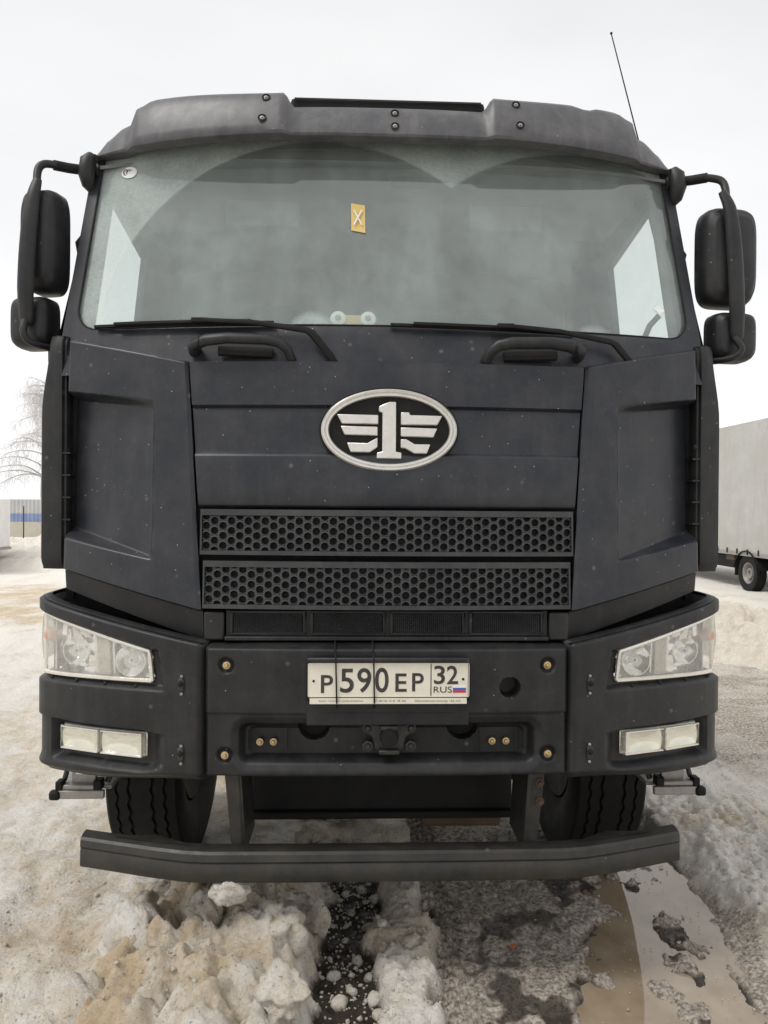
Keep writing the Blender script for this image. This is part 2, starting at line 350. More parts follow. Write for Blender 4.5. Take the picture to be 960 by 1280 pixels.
idx = np.arange(nx_*ny_).reshape(ny_, nx_)
fc = np.stack([idx[:-1, :-1], idx[:-1, 1:], idx[1:, 1:], idx[1:, :-1]], -1).reshape(-1, 4)
me = bpy.data.meshes.new('ground'); me.vertices.add(nx_*ny_); me.vertices.foreach_set('co', np.stack([GX, GY, gh], -1).astype(np.float32).ravel())
me.loops.add(fc.size); me.loops.foreach_set('vertex_index', fc.astype(np.int32).ravel()); me.polygons.add(len(fc))
me.polygons.foreach_set('loop_start', np.arange(0, fc.size, 4, dtype=np.int32)); me.update(calc_edges=True); me.validate()
ca = me.color_attributes.new('soil', 'FLOAT_COLOR', 'POINT'); ca.data.foreach_set('color', np.stack([gd, gs, gw, np.ones_like(gd)], -1).astype(np.float32).ravel())
me.shade_smooth()
def snow_material(name, attr=True, white=0., k=1.):
    m, t, b = nodes(name); co = N(t, 'ShaderNodeTexCoord').outputs['Object']
    big = noise(t, co, 6*k, 8, .65); fine = noise(t, co, 60, 7, .7); vf = noise(t, co, 420, 4, .6)
    clean = mixc(t, fine, (.88, .82, .72), (.96, .935, .88)); brown = mixc(t, big, (.53, .385, .225), (.78, .64, .44))
    if attr:
        at = N(t, 'ShaderNodeAttribute', attribute_name='soil'); s = N(t, 'ShaderNodeSeparateColor'); t.links.new(at.outputs['Color'], s.inputs[0])
        m2 = noise(t, co, 14, 6, .65); d = math_(t, 'ADD', math_(t, 'ADD', s.outputs[0], math_(t, 'MULTIPLY', math_(t, 'SUBTRACT', fine, .5), .9)), math_(t, 'MULTIPLY', math_(t, 'SUBTRACT', m2, .5), 1.3)); d = ramp(t, d, [(.22, 0), (.95, .95)])
        c = mixc(t, d, clean, brown)
        slc = mixc(t, ramp(t, fine, [(.38, 0), (.62, 1)]), (.19, .148, .108), (.74, .67, .58))
        sf = ramp(t, math_(t, 'ADD', s.outputs[1], math_(t, 'MULTIPLY', math_(t, 'SUBTRACT', big, .5), .5)), [(.2, 0), (.75, 1)])
        c = mixc(t, sf, c, slc)
        mud = mixc(t, fine, (.035, .030, .026), (.095, .078, .058))
        wf = ramp(t, math_(t, 'ADD', s.outputs[2], math_(t, 'MULTIPLY', math_(t, 'SUBTRACT', fine, .5), .8)), [(.35, 0), (.75, 1)])
        c = mixc(t, wf, c, mud)
        rg = ramp(t, wf, [(0, .75), (1, .22)]); t.links.new(rg, b.inputs['Roughness'])
    else:
        d = ramp(t, math_(t, 'ADD', big, math_(t, 'MULTIPLY', math_(t, 'SUBTRACT', fine, .5), .6)), [(.35+white, 0), (.85+white, .9)])
        c = mixc(t, d, clean, brown); b.inputs['Roughness'].default_value = .6
    # grit
    gr = ramp(t, noise(t, co, 110, 5, .6), [(.60, 0), (.70, .8)]); c = mixc(t, gr, c, (.11, .085, .06))
    g2 = ramp(t, noise(t, co, 38, 7, .72), [(.60, 0), (.74, .55)]); c = mixc(t, g2, c, (.26, .18, .11))
    t.links.new(c, b.inputs['Base Color']); b.inputs['Specular IOR Level'].default_value = .4
    b.inputs['Subsurface Weight'].default_value = .0
    mid = noise(t, co, 17, 5, .6)
    hh = math_(t, 'ADD', math_(t, 'ADD', math_(t, 'MULTIPLY', fine, 1.0), math_(t, 'MULTIPLY', vf, .5)), math_(t, 'MULTIPLY', mid, 1.6))
    bn = N(t, 'ShaderNodeBump', Strength=.85, Distance=.028); t.links.new(hh, bn.inputs['Height']); t.links.new(bn.outputs[0], b.inputs['Normal'])
    return m
SNOWG = snow_material('dirty_yard_snow'); SNOW = snow_material('dirty_snow', False, -.02, 3.); SNOWW = snow_material('pale_snow', False, .10, 3.)
me.materials.append(SNOWG)
g = bpy.data.objects.new('ground', me); COL.objects.link(g); g['kind'] = 'structure'
g['label'] = 'dirty trodden snow and slush of the lorry yard'

# meltwater in the right-hand rut
def water_mat(name, c1, c2, rough, sc):
    m, t, b = nodes(name); co = N(t, 'ShaderNodeTexCoord').outputs['Object']
    t.links.new(mixc(t, ramp(t, noise(t, co, sc, 7, .6), [(.35, 0), (.7, 1)]), c1, c2), b.inputs['Base Color'])
    b.inputs['Roughness'].default_value = rough; b.inputs['IOR'].default_value = 1.75
    bn = N(t, 'ShaderNodeBump', Strength=.05, Distance=.01); t.links.new(noise(t, co, 9, 2), bn.inputs['Height']); t.links.new(bn.outputs[0], b.inputs['Normal'])
    return m
MUDW = water_mat('muddy_water', (.21, .155, .10), (.31, .25, .18), .03, 5)
def sheet(name, xs, y0, y1, z, mat, lab):
    ys = np.linspace(y0, y1, 60); P = []
    for y in ys:
        a, b = xs(y); P.append([(a+(b-a)*k/12, y, z) for k in range(13)])
    o = MB().grid(P).build(name, mat, recalc=False, kind='structure', label=lab); return o
sheet('puddle', lambda y: (.25, 1.62), -.75, 1.7, -.022, MUDW, 'brown meltwater puddle in the wheel rut under the right end of the bumper bar')

# banks of ploughed snow
def bank(name, path, wid, hgt, n, seed, mat, lab):
    path = np.array(path, float); t = np.linspace(0, 1, len(path)); T = np.linspace(0, 1, n); px = np.interp(T, t, path[:, 0]); py = np.interp(T, t, path[:, 1])
    dx = np.gradient(px); dy = np.gradient(py); l = np.hypot(dx, dy); nx = -dy/l; ny = dx/l; m = 56; P = np.zeros((n, m, 3))
    for j in range(m):
        s = j/(m-1)*2-1; X = px+nx*s*wid; Y = py+ny*s*wid
        pr = np.cos(s*math.pi/2)**.8 if abs(s) < 1 else 0
        q = .30+.5*fbm(X*.8, Y*.8, seed)+.45*lumps(X*2.3, Y*2.3, seed+1)+.40*lumps(X*6, Y*6, seed+2)+.22*lumps(X*13, Y*13, seed+3)+.5*(fbm(X*6, Y*6, seed+4, 5)-.5)
        P[:, j] = np.stack([X, Y, -.06+hgt*pr*q*np.clip(np.minimum(T, 1-T)*12, 0, 1)], -1)
    return MB().grid(P).build(name, mat, recalc=False, ang=180, kind='structure', label=lab)
bank('snow_bank', [(1.9, 8.9), (3.6, 7.0), (5.0, 5.6), (8, 3.2)], .95, .38, 420, 70, SNOW, 'lumpy ploughed snow bank in front of the tarpaulin trailer')
bank('snow_bank', [(-30, 17.5), (-14, 18.5), (-6, 19.5), (1, 21)], 2.6, .5, 320, 80, SNOWW, 'broad white snow bank below the distant yard fence')

def chunk(name, loc, size, seed, mat, tags, sq=(1, 1, 1), sub=3):
    bm = bmesh.new(); bmesh.ops.create_icosphere(bm, subdivisions=sub, radius=1)
    rs = np.random.default_rng(seed); ax = rs.normal(size=(7, 3)); ax /= np.linalg.norm(ax, axis=1)[:, None]; cut = rs.uniform(.55, .95, 7)
    p = np.array([v.co[:] for v in bm.verts])
    for a, c in zip(ax, cut):
        d = p@a; p = p-a[None, :]*(np.maximum(d-c, 0)*.85)[:, None]
    q = 1+.42*(fbm(p[:, 0]*1.9+seed, p[:, 1]*1.9+p[:, 2]*1.5, 5)-.5)*2+.17*(fbm(p[:, 0]*5+seed, p[:, 1]*5+p[:, 2]*4, 6)-.5)*2+.10*(fbm(p[:, 0]*13+seed, p[:, 1]*13+p[:, 2]*11, 7)-.5)*2
    p = p*q[:, None]*np.array(sq)*size
    for v, c in zip(bm.verts, p): v.co = Vector(c)
    m = bpy.data.meshes.new(name); bm.to_mesh(m); bm.free(); m.shade_smooth(); m.materials.append(mat)
    o = bpy.data.objects.new(name, m); COL.objects.link(o); o.location = loc; o.rotation_euler = tuple(rs.uniform(-.5, .5, 2))+(rs.uniform(0, 6),)
    for k, v in tags.items(): o[k] = v
    return o
def gz(x, y): return float(zones(np.array([float(x)]), np.array([float(y)]))[0][0])
def gpt(px, py, z):                       # yard position that the measured picture point has at height z
    d = fw+rt*((px-480)/FPX)-up*((py-640)/FPX); k = (z-CAM.z)/d.z; return CAM+d*k

# ================================================================== TRUCK
truck = thing('truck', 'black heavy truck with oval winged badge, parked facing the camera', 'truck')
def ypan(x, z):                            # face of the middle front panels
    return .06+(z-1.65)*.08+.045*(abs(x)/.68)**2
def screw(parent, p, r=.009, mat=BRASS, name='bolt', d=(0, -1, 0), n=12):
    return MB().lathe([(0, r*.9), (r*.45, r*.8), (r*.62, r*.45), (r*.66, r*.3), (r, r*.25), (r, -r*.4)], p, d, n).build(name, mat, parent, ang=30)
# ---- middle front panel with two swages
zs = np.array([2.118, 2.135, 2.146, 2.152, 2.148, 2.10, 2.05, 1.998, 1.993, 1.990, 1.985, 1.94, 1.88, 1.843, 1.836, 1.826, 1.820, 1.78, 1.72, 1.665, 1.656, 1.650, 1.650])
dy = np.array([.10, .09, .05, .018, .004, 0, 0, 0, .007, .013, .010, .010, .010, .010, .008, -.004, -.006, -.006, -.006, -.006, -.002, .006, .03])
def hwid(z): return .641+(z-1.647)*.089
P = [[(hwid(z)*s, ypan(hwid(z)*s, z)+d, z) for s in np.linspace(-1, 1, 41)] for z, d in zip(zs, dy)]
fp = MB().slab(P, (0, .03, 0)).build('front_panel', BODY, truck, ang=30)
# ---- badge
S = .000688; EC = (0, 1.912); EY = ypan(0, 1.912)-.004
emblem = MB().prism([(EC[0]+.236*math.cos(a), EC[1]+.146*math.sin(a)) for a in np.linspace(0, 2*math.pi, 72, endpoint=False)], EY-.004, EY+.02).build('emblem', DARK, truck, bevel=.003, label='black oval badge base with silver winged numeral')
ring = []
for k in range(96):
    a = 2*math.pi*k/96; row = []
    for f, d in ((1, 0), (1, -.008), (.975, -.013), (.945, -.012), (.938, -.009), (.928, -.009), (.92, -.0115), (.885, -.011), (.87, -.006), (.87, 0)):
        row.append((EC[0]+math.cos(a)*(.229-(1-f)*.2), EY-.004+d, EC[1]+math.sin(a)*(.1385-(1-f)*.2)))
    ring.append(row)
MB().grid(ring, closed_u=True).build('badge_ring', CHROME, emblem, ang=25)
def zp(L): return [((x-487)*S, EC[1]-(y-261)*S) for x, y in L]
for nm, L in (('badge_numeral', [(435, 145), (462, 132), (487, 122), (520, 122), (520, 366), (548, 370), (548, 402), (425, 400), (427, 370), (453, 366), (453, 176), (435, 172)]),
              ('badge_wing', [(230, 185), (433, 187), (433, 234), (255, 232)]), ('badge_wing', [(248, 242), (430, 244), (430, 290), (268, 286)]),
              ('badge_wing', [(280, 323), (380, 325), (430, 297), (430, 345), (392, 372), (298, 370)]),
              ('badge_wing', [(543, 172), (585, 172), (588, 186), (747, 188), (722, 236), (543, 235)]), ('badge_wing', [(543, 246), (723, 250), (703, 296), (543, 292)]),
              ('badge_wing', [(543, 305), (570, 303), (612, 328), (690, 328), (672, 375), (610, 375), (565, 350), (543, 348)])):
    MB().prism(zp(L), EY-.014, EY-.003).build(nm, CHROME, emblem, bevel=.0035, seg=2)
# ---- perforated grilles
def perforate(x0, x1, z0, z1, dz, frac, yf, depth, n=20, ph=0):
    mb = MB(); sx = dz*.8660; rr = dz*.5*frac; nc = int(round((x1-x0)/sx)); sx = (x1-x0)/nc; a = np.arange(n)*2*math.pi/n
    hs_ = dz/math.sqrt(3); hexa = []
    for t in a:
        q = (t % (math.pi/3))-math.pi/6; hexa.append(dz/2/math.cos(q))
    hexa = np.array(hexa)
    # hexagon with points to the left and right: flat side directions at 30, 90 ... degrees
    nr = int(round((z1-z0)/dz))+1
    for i in range(nc):
        cx = x0+sx*(i+.5)
        for j in range(-1, nr+1):
            cz = z0+dz*(j+.5)+(dz/2 if (i+ph) % 2 else 0)
            if cz-rr*.5 > z1 or cz+rr*.5 < z0: 
                if cz-dz/2 > z1 or cz+dz/2 < z0: continue
            hx = np.clip(cx+hexa*np.cos(a), x0, x1); hz = np.clip(cz+hexa*np.sin(a), z0, z1)
            ix = cx+rr*np.cos(a); iz = np.clip(cz+rr*np.sin(a), z0+.0005, z1-.0005)
            i2x = cx+rr*.86*np.cos(a); i2z = np.clip(cz+rr*.86*np.sin(a), z0+.0008, z1-.0008)
            V = [(hx[k], yf(hx[k], hz[k]), hz[k]) for k in range(n)]+[(ix[k], yf(ix[k], iz[k])-.0012, iz[k]) for k in range(n)]
            V += [(i2x[k], yf(i2x[k], i2z[k])+.003, i2z[k]) for k in range(n)]+[(i2x[k], yf(i2x[k], i2z[k])+depth, i2z[k]) for k in range(n)]
            Fs = []
            for k in range(n):
                k2 = (k+1) % n
                for b in (0, n, 2*n): Fs.append((b+k, b+k2, b+n+k2, b+n+k))
            mb.add(V, Fs)
    return mb
for (zt, zb, hw, yo) in ((1.642, 1.490, .632, 0), (1.470, 1.312, .619, -.008)):
    yf = lambda x, z, yo=yo: .052+.040*(abs(x)/.65)**2+yo-.01+(z-1.49)*.05
    fr = MB(); it, ib, iw = zt-.020, zb+.014, hw-.006
    def band(xa, xb, za, zb_, mb=fr):
        mb.slab([[(x, yf(x, z)-.004, z) for x in np.linspace(xa, xb, 33)] for z in (za, zb_)], (0, .04, 0))
    band(-hw, hw, zt, it); band(-hw, hw, ib, zb); band(-hw, -iw, it, ib); band(iw, hw, it, ib)
    gr = fr.build('grille_panel', GRILL, truck, ang=30, bevel=.003)
    mesh_p = perforate(-iw, iw, ib, it, .0331, .80, yf, .018)
    mesh_p.build('perforated_plate', GRILL, gr, recalc=False, ang=40)
    MB().slab([[(x, yf(x, z)+.017, z) for x in np.linspace(-hw, hw, 17)] for z in (zt-.01, zb+.008)], (0, .01, 0)).build('backing_plate', DARK, gr)
MB().box(-.66, .66, .125, .16, 1.30, 1.66).build('grille_carrier', DARK, truck)
# ---- fine mesh vents below
vp = MB().box(-.545, .545, .075, .10, 1.204, 1.305).box(-.545, .545, .055, .075, 1.204, 1.218)
vent = vp.build('lower_vent', PLAST, truck, bevel=.003)
for k in range(4):
    cx = -.402+.268*k; a, b = cx-.117, cx+.117
    MB().box(a-.008, b+.008, .064, .074, 1.222, 1.229).box(a-.008, b+.008, .064, .074, 1.296, 1.303).box(a-.008, a, .064, .074, 1.229, 1.296).box(b, b+.008, .064, .074, 1.229, 1.296).build('vent_frame', PLAST, vent, bevel=.002)
    perforate(a, b, 1.229, 1.296, .0078, .74, lambda x, z: .068, .004, n=8).build('vent_mesh', GRILL, vent, recalc=False)
for s in (-1, 1):
    MB().box(min(s*.547, s*.615), max(s*.547, s*.615), .06, .11, 1.205, 1.30).build('vent_cheek', PLAST, truck, bevel=.006)

# ---- corner air deflectors
def corner(s):
    nu, nv = 80, 210; P = np.zeros((nv, nu, 3))
    U = np.linspace(0, 1, nu)
    for i in range(nv):
        v = i/(nv-1)
        xi = .690+(.622-.690)*v; zi = 2.152+(1.300-2.152)*v; yi = ypan(xi, zi)-.006-.02*v
        xo = 1.133+(1.152-1.133)*v; zo = 2.243+(1.422-2.243)*v; yo = .252
        x = xi+(xo-xi)*U; z = zi+(zo-zi)*U; y = yi+(yo-yi)*(.62*U+.38*U**2.2)
        ui = .255+.07*v                                # inner edge of the hollow
        q = np.clip((U-ui)/(1-ui), 0, 1)
        ztop = 2.000+.047*q; zbot = 1.467+.071*q
        wt = .011+.006*(1-q); wb = .014+.030*q
        ins = ss(ztop+wt, ztop-wt, z)*ss(zbot-wb*.2, zbot+wb, z)
        dep = (.012*ss(0, .03, q)+.080*q**.8)*ins*ss(-.0, .02, q)
        # rounded rim at the inner seam and top
        rim = .012*(1-ss(0, .025, U))+.012*ss(.985, 1, U)
        rim = rim+.02*(1-ss(0, .012, v))+.015*ss(.99, 1, v)
        P[i] = np.stack([s*x, y+dep+rim, z], -1)
    MB().slab(P, (0, .02, 0)).build('corner_deflector', BODY, truck, ang=40)
    # recessed skirt below it
    Q = []
    for v in np.linspace(0, 1, 10):
        row = []
        for u in np.linspace(0, 1, 24):
            zt = 1.315+(1.43-1.315)*u; zb = 1.200+(1.352-1.200)*u
            row.append((s*(.622+(1.15-.622)*u), .085+.19*(.62*u+.38*u**2.2)+.012*v, zt+(zb-zt)*v))
        Q.append(row)
    MB().slab(Q, (0, .02, 0)).build('deflector_skirt', PLAST, truck)
for s in (-1, 1): corner(s)
for s in (-1, 1):      # backing in the seam, with the row of small tabs
    sm = MB().box(min(s*1.06, s*1.20), max(s*1.06, s*1.20), .345, .40, 1.44, 2.25).build('seam_backing', DARK, truck)
    for z in (1.84, 1.76, 1.68, 1.60): MB().box(min(s*1.138, s*1.165), max(s*1.138, s*1.165), .285, .345, z-.003, z+.003).build('seam_tab', PLAST, sm)

# ---- doors with their rounded leading edge
def xside(z): return 1.216-.085*max(0, z-2.25)/.8
WIN = [(.47, 2.20), (1.22, 2.20), (1.22, 2.84), (.70, 2.92)]
for s in (-1, 1):
    outer = [(.40, 1.44), (2.06, 1.44), (2.06, 3.0), (.575, 3.0), (.37, 2.28)]
    c0 = np.array((.95, 2.5))
    def ray(poly, a):
        d = np.array((math.cos(a), math.sin(a))); best = None
        for k in range(len(poly)):
            p = np.array(poly[k])-c0; e = np.array(poly[(k+1) % len(poly)])-np.array(poly[k]); den = d[0]*e[1]-d[1]*e[0]
            if abs(den) < 1e-9: continue
            t = (p[0]*e[1]-p[1]*e[0])/den; w_ = (p[0]*d[1]-p[1]*d[0])/den
            if t > 0 and -1e-6 <= w_ <= 1+1e-6: best = t if best is None else min(best, t)
        return c0+d*best
    angs = sorted(set([math.atan2(b-c0[1], a-c0[0]) for a, b in outer+WIN]+list(np.linspace(-math.pi, math.pi, 40, endpoint=False))))
    rows = []
    for a in angs:
        p, q = ray(WIN, a), ray(outer, a)
        row = [(s*(xside(p[1])-.03), p[0], p[1])]
        for f in np.linspace(0, 1, 6):
            w_ = p+(q-p)*f; row.append((s*xside(w_[1]), w_[0], w_[1]))
        rows.append(row)
    dr = MB().grid(rows, closed_u=True).build('door', BODY, truck, ang=30)
    MB().add([(s*(xside(b)-.012), a, b) for a, b in WIN], [(0, 1, 2, 3)]).build('door_window', SGLASS, dr, recalc=False)
    MB().add([(s*(xside(b)-.05), a, b) for a, b in [(.40, 1.3), (2.0, 1.3), (2.0, 2.19), (.5, 2.19)]], [(0, 1, 2, 3)]).build('door_lining', INTD, dr, recalc=False)
    rows = []
    for z in np.r_[2.262, 2.258, np.linspace(2.24, 1.46, 18), 1.435, 1.418, 1.409]:
        k = 1-ss(1.46, 1.41, z)*.35; b = .030*ss(2.26, 1.98, z)
        xo = 1.236+b
        e = .012*(z > 2.25)+.02*ss(1.45, 1.41, z)
        zz = z+.012*ss(1.47, 1.41, z)
        rows.append([(s*(1.163), .345+e, zz), (s*1.163, .292+e, zz), (s*1.168, .284+e, zz), (s*1.185, .282+e, zz), (s*(xo-.022), .300+e, zz), (s*(xo-.006), .335+e, zz), (s*xo, .39+e, zz), (s*xo, .60, z), (s*(xo-.008), 1.9, z)])
    MB().slab(rows, (-s*.012, .012, 0)).build('door_edge', PLAST, dr, ang=35)

# ---- cab front frame, glass
def ws(x, z): return .165+.155*(abs(x)/1.13)**2.2+.27*(z-2.28)
hole = resample(rrect(1.132, 1.095, 2.285, 3.045, .085), 220)
outr = []
for x, z in hole:
    cx, cz = 0, 2.66; fx = abs(x-cx); 
    t = np.array((x, z-cz)); o_ = np.array((t[0]*1.0, t[1]*1.0))
    sc = min(((1.192-.062*(z-2.2)/.85)/max(abs(t[0]), 1e-6)), ((.43 if t[1] > 0 else .545)/max(abs(t[1]), 1e-6)))
    outr.append((t[0]*sc, cz+t[1]*sc-(.075*float(ss(.80, 1.12, abs(t[0]*sc))) if t[1]*sc > .3 else 0)))
rows = []
for (x, z), (X, Z) in zip(hole, outr):
    row = [(x, ws(x, z)+.03, z), (x, ws(x, z)-.002, z)]
    for f in (.04, .25, .5, .75, 1): a, b = x+(X-x)*f, z+(Z-z)*f; row.append((a, ws(a, b)-.006, b))
    row.append((X*1.004, ws(X, Z)+.05, Z)); rows.append(row)
MB().grid(rows, closed_u=True).build('windscreen_frame', BODY, truck, ang=40)
rows = []
for x, z in hole:
    rows.append([(x*f, ws(x*f, 2.66+(z-2.66)*f)+.008, 2.66+(z-2.66)*f) for f in np.linspace(.0001, 1, 22)])
wsg = MB().grid(rows, closed_u=True).build('windscreen', WGLASS, truck, ang=180)
# normals of the glass must look out
if sum(p.normal.y for p in wsg.data.polygons) > 0: wsg.data.flip_normals()
# black seal round the glass
MB().tube([(x, ws(x, z)-.002, z) for x, z in list(hole)+[hole[0]]], .0045, 6, cap=False).build('windscreen_seal', DARK, truck)
# stickers on the glass
def on_glass(x, z): return (x, ws(x, z)+.004, z)
st = MB().add([on_glass(-.985+.031*math.cos(a), 2.925+.024*math.sin(a)) for a in np.linspace(0, 2*math.pi, 28, endpoint=False)], [tuple(range(28))]).build('round_sticker', WHITE, wsg, recalc=False)
for k in range(3):
    cx = -.998+.012*k
    pts = [(cx+.009*math.cos(a), ws(-1, 2.925)+.0015, 2.925+.011*math.sin(a)) for a in np.linspace(R(50), R(310), 14)]
    MB().tube(pts, .0018, 4).build('sticker_print', INK, wsg)
ys_ = MB().add([on_glass(*p) for p in ((-.136, 2.765), (-.085, 2.757), (-.083, 2.645), (-.134, 2.655))], [(0, 1, 2, 3)]).build('yellow_sticker', YEL, wsg, recalc=False)
for a, b in (((-.125, 2.735), (-.096, 2.675)), ((-.096, 2.735), (-.125, 2.675))):
    MB().tube([(a[0], ws(-.1, a[1])-.001, a[1]), (b[0], ws(-.1, b[1])-.001, b[1])], .003, 4).build('sticker_print', WHITE, wsg)
MB().add([on_glass(*p) for p in ((1.00, 2.405), (1.022, 2.42), (1.046, 2.40), (1.024, 2.383))], [(0, 1, 2, 3)]).build('pass_sticker', WHITE, wsg, recalc=False)
MB().tube([(1.03, .345, 2.385), (1.0, .36, 2.35), (.985, .38, 2.30)], .011, 6).build('sticker_stalk', INTD, wsg)

# ---- roof, back and floor of the cab
rows = []
for y in np.r_[.44, .47, .54, np.linspace(.65, 1.95, 8), 2.03, 2.07]:
    dz = -.07*ss(.56, .43, y)-.05*ss(1.98, 2.07, y); row = []
    for x in np.linspace(-1, 1, 41):
        row.append((x*1.135, y+.06+(.14*abs(x)**2.2 if y < .6 else 0), 3.005+(.135+dz)*(1-abs(x)**4)))
    rows.append(row)
MB().slab(rows, (0, 0, -.02)).build('cab_roof', VISOR, truck, ang=40)
MB().box(-1.2, 1.2, 2.06, 2.09, 1.0, 3.03).box(-.95, .95, 2.06, 2.09, 3.03, 3.09).build('cab_back', BODY, truck)
MB().box(-1.2, 1.2, .34, 2.06, 1.02, 1.06).build('cab_floor', DARK, truck)
rows = []
for x in np.linspace(-1.12, 1.12, 33):
    q = abs(x)/1.12; rows.append([(x, ws(x, 3.04)+.012, 3.055-.06*q**4), (x, ws(x, 3.04)+.05, 3.075-.06*q**4), (x, .60+.12*q**2, 3.03-.04*q**4)])
MB().slab(rows, (0, .004, .008)).build('roof_front', DARK, truck)
rv = MB().box(-.365, .365, .37, .74, 3.09, 3.183).build('roof_vent', DARK, truck, bevel=.012)
MB().box(-.35, .35, .363, .368, 3.172, 3.179).build('vent_rim', PLAST, rv)
# ---- sun visor
def vis_y(x): return .235+.235*(abs(x)/1.12)**2.6
rows = []; xs_ = np.r_[-1.128, -1.12, np.linspace(-1.10, -.98, 9), np.linspace(-.95, -.40, 22), -.385, -.372, -.360, -.345, np.linspace(-.31, .31, 17), .345, .360, .372, .385, np.linspace(.40, .95, 22), np.linspace(.98, 1.10, 9), 1.12, 1.128]
for x in xs_:
    ax = abs(x); st_ = ss(.345, .385, ax)                     # centre drops away from the raised ends
    zt = 3.122+.046*st_; zt = zt+.018*ss(.4, .9, ax)-.02*ss(.88, .95, ax); lob = ss(.95, .985, ax)
    zt = zt-.048*lob-.045*ss(.985, 1.09, ax)**1.3-.055*ss(1.08, 1.13, ax)
    if x > .62: zt -= .010*ss(.70, .73, x)*ss(.80, .77, x)
    zb = 2.980+.004*ax; y = vis_y(x)-.018*st_+.022*lob; row = []
    row.append((x, y+.20, zt+.004))
    for f, q in ((0, .085), (.03, .062), (.12, .045), (.3, .03), (.55, .014), (.8, .003), (.93, 0), (.985, .004), (1, .014)): row.append((x, y+q*1.15, zt+(zb-zt)*f))
    row.append((x, y+.05, zb+.004)); rows.append(row)
vis = MB().slab(rows, (0, .012, 0)).build('sun_visor', VISOR, truck, ang=32)
for x, z in ((-.455, 3.040), (-.445, 3.130), (.02, 3.020), (.02, 3.080), (.475, 3.040), (.465, 3.130)):
    ax = abs(x); st_ = ss(.345, .385, ax); f_ = (3.122+.046*st_-z)/(3.122+.046*st_-2.98)
    p = (x, vis_y(x)-.018*st_+1.15*float(np.interp(f_, (0, .03, .12, .3, .55, .8, .93), (.085, .062, .045, .03, .014, .003, 0)))-.001, z); MB().lathe([(.016, .0005), (.013, .0015), (.011, -.006)], (p[0], p[1]-.004, p[2]), (0, -1, .3), 18).build('screw_cup', DARK, vis, recalc=False)
    screw(vis, (p[0], p[1]-.002, p[2]), .008, STEEL, 'screw', (0, -1, .3))
for s in (-1, 1): MB().tube([(s*1.105, .45, 2.985), (s*1.12, .455, 2.955), (s*1.115, .48, 2.92)], .011, 6, flat=.5).build('visor_bracket', DARK, vis)

# ---- wipers and grab handles on the cowl
def wiper(x0, x1, z0, z1, xe, xp, zp_):
    def g(x, z, d): return (x, ws(x, z)-d, z)
    w_ = MB().tube([g(x0+(x1-x0)*k/12, z0+(z1-z0)*k/12, .020) for k in range(13)], .0075, 6, flat=1.2).build('wiper', DARK, truck)
    n = 7
    MB().tube([g(x0+(x1-x0)*(.12+.76*k/n), z0+(z1-z0)*(.12+.76*k/n)+.004, .034) for k in range(n+1)], .007, 6).build('blade_carrier', DARK, w_)
    xm, zm = (x0+x1)/2+.07, (z0+z1)/2
    MB().box(xm-.03, xm+.03, ws(xm, zm)-.055, ws(xm, zm)-.03, zm-.004, zm+.014).build('blade_clip', DARK, w_, bevel=.004)
    MB().tube([g(xm, zm+.006, .05), g(xm+(xe-xm)*.5, zm+(.018-.025), .052), g(xe, zm-.035, .05), g(xe+.02, zm-.045, .045), g(xp, zp_, .03), g(xp+.012, zp_-.02, .01)], [.008, .009, .011, .014, .013, .013], 8, flat=.7).build('wiper_arm', DARK, w_)
wiper(-1.05, -.40, 2.292, 2.290, -.285, -.20, 2.165)
wiper(.005, .665, 2.285, 2.275, .79, .875, 2.165)
for s in (-1, 1):
    a, b = s*.672, s*.335
    path = [(a, .175, 2.190), (a*.99, .125, 2.20), (s*.62, .10, 2.213), (s*.55, .092, 2.219), (s*.42, .092, 2.217), (s*.375, .094, 2.208), (s*.348, .105, 2.188), (s*.335, .13, 2.16)]
    h = MB().tube(path, [.024, .024, .023, .021, .021, .020, .019, .018], 12, flat=.85).build('grab_handle', PLAST, truck)
    MB().tube([(s*.585, .14, 2.185), (s*.40, .14, 2.178)], .018, 8).build('handle_base', DARK, h)
    MB().lathe([(.0245, -.004), (.0255, 0), (.0245, .004)], (s*.648, .112, 2.206), (1, -.25*s, .1*s), 14).build('handle_collar', DARK, h)
for s in (-1, 1):
    MB().slab([[(s*x, .42, z) for x in (.55, 1.2)] for z in (1.0, 1.40)], (0, .02, 0)).build('corner_backing', DARK, truck)

# ---- middle bumper
BX, BT, BB = .600, 1.197, .752
nxg, nzg = 300, 112; X, Z = np.meshgrid(np.linspace(-BX, BX, nxg), np.linspace(BT, BB, nzg))
def sdbox(x, z, cx, cz, hx, hz, r):
    qx = np.abs(x-cx)-hx+r; qz = np.abs(z-cz)-hz+r
    return np.hypot(np.maximum(qx, 0), np.maximum(qz, 0))+np.minimum(np.maximum(qx, qz), 0)-r
Y = .018*(np.abs(X)/.6)**3+0*X
Y += .006*ss(.976, .968, Z)                                         # fold across the middle
Y += .055*(1-ss(0, .018, BT-Z))**2+.05*(1-ss(0, .022, Z-BB))**2      # rolled edges
Y += .012*(1-ss(0, .012, BX-np.abs(X)))
rec = sdbox(X, Z, 0, .871, .490, .064, .03); Y += .042*ss(.006, -.018, rec)+.012*ss(.03, .0, rec)
rec2 = sdbox(X, Z, 0, .866, .462, .046, .02); Y += .010*ss(.003, -.004, rec2)
for cx, cz in ((-.531, 1.130), (.531, 1.130), (-.535, .834), (.535, .834)):
    d = np.hypot(X-cx, Z-cz); Y += .014*ss(.030, .018, d)
d = np.hypot(X-.404, Z-1.058); Y += .06*ss(.0345, .0305, d)
for cx in (-.245, .255):
    d = np.hypot(X-cx, (Z-.922)); Y += .06*ss(.0525, .0485, d)*(Z < .935)
bmp = MB().slab(np.stack([X, Y, Z], -1), (0, .02, 0)).build('bumper', PLAST, truck, ang=50)
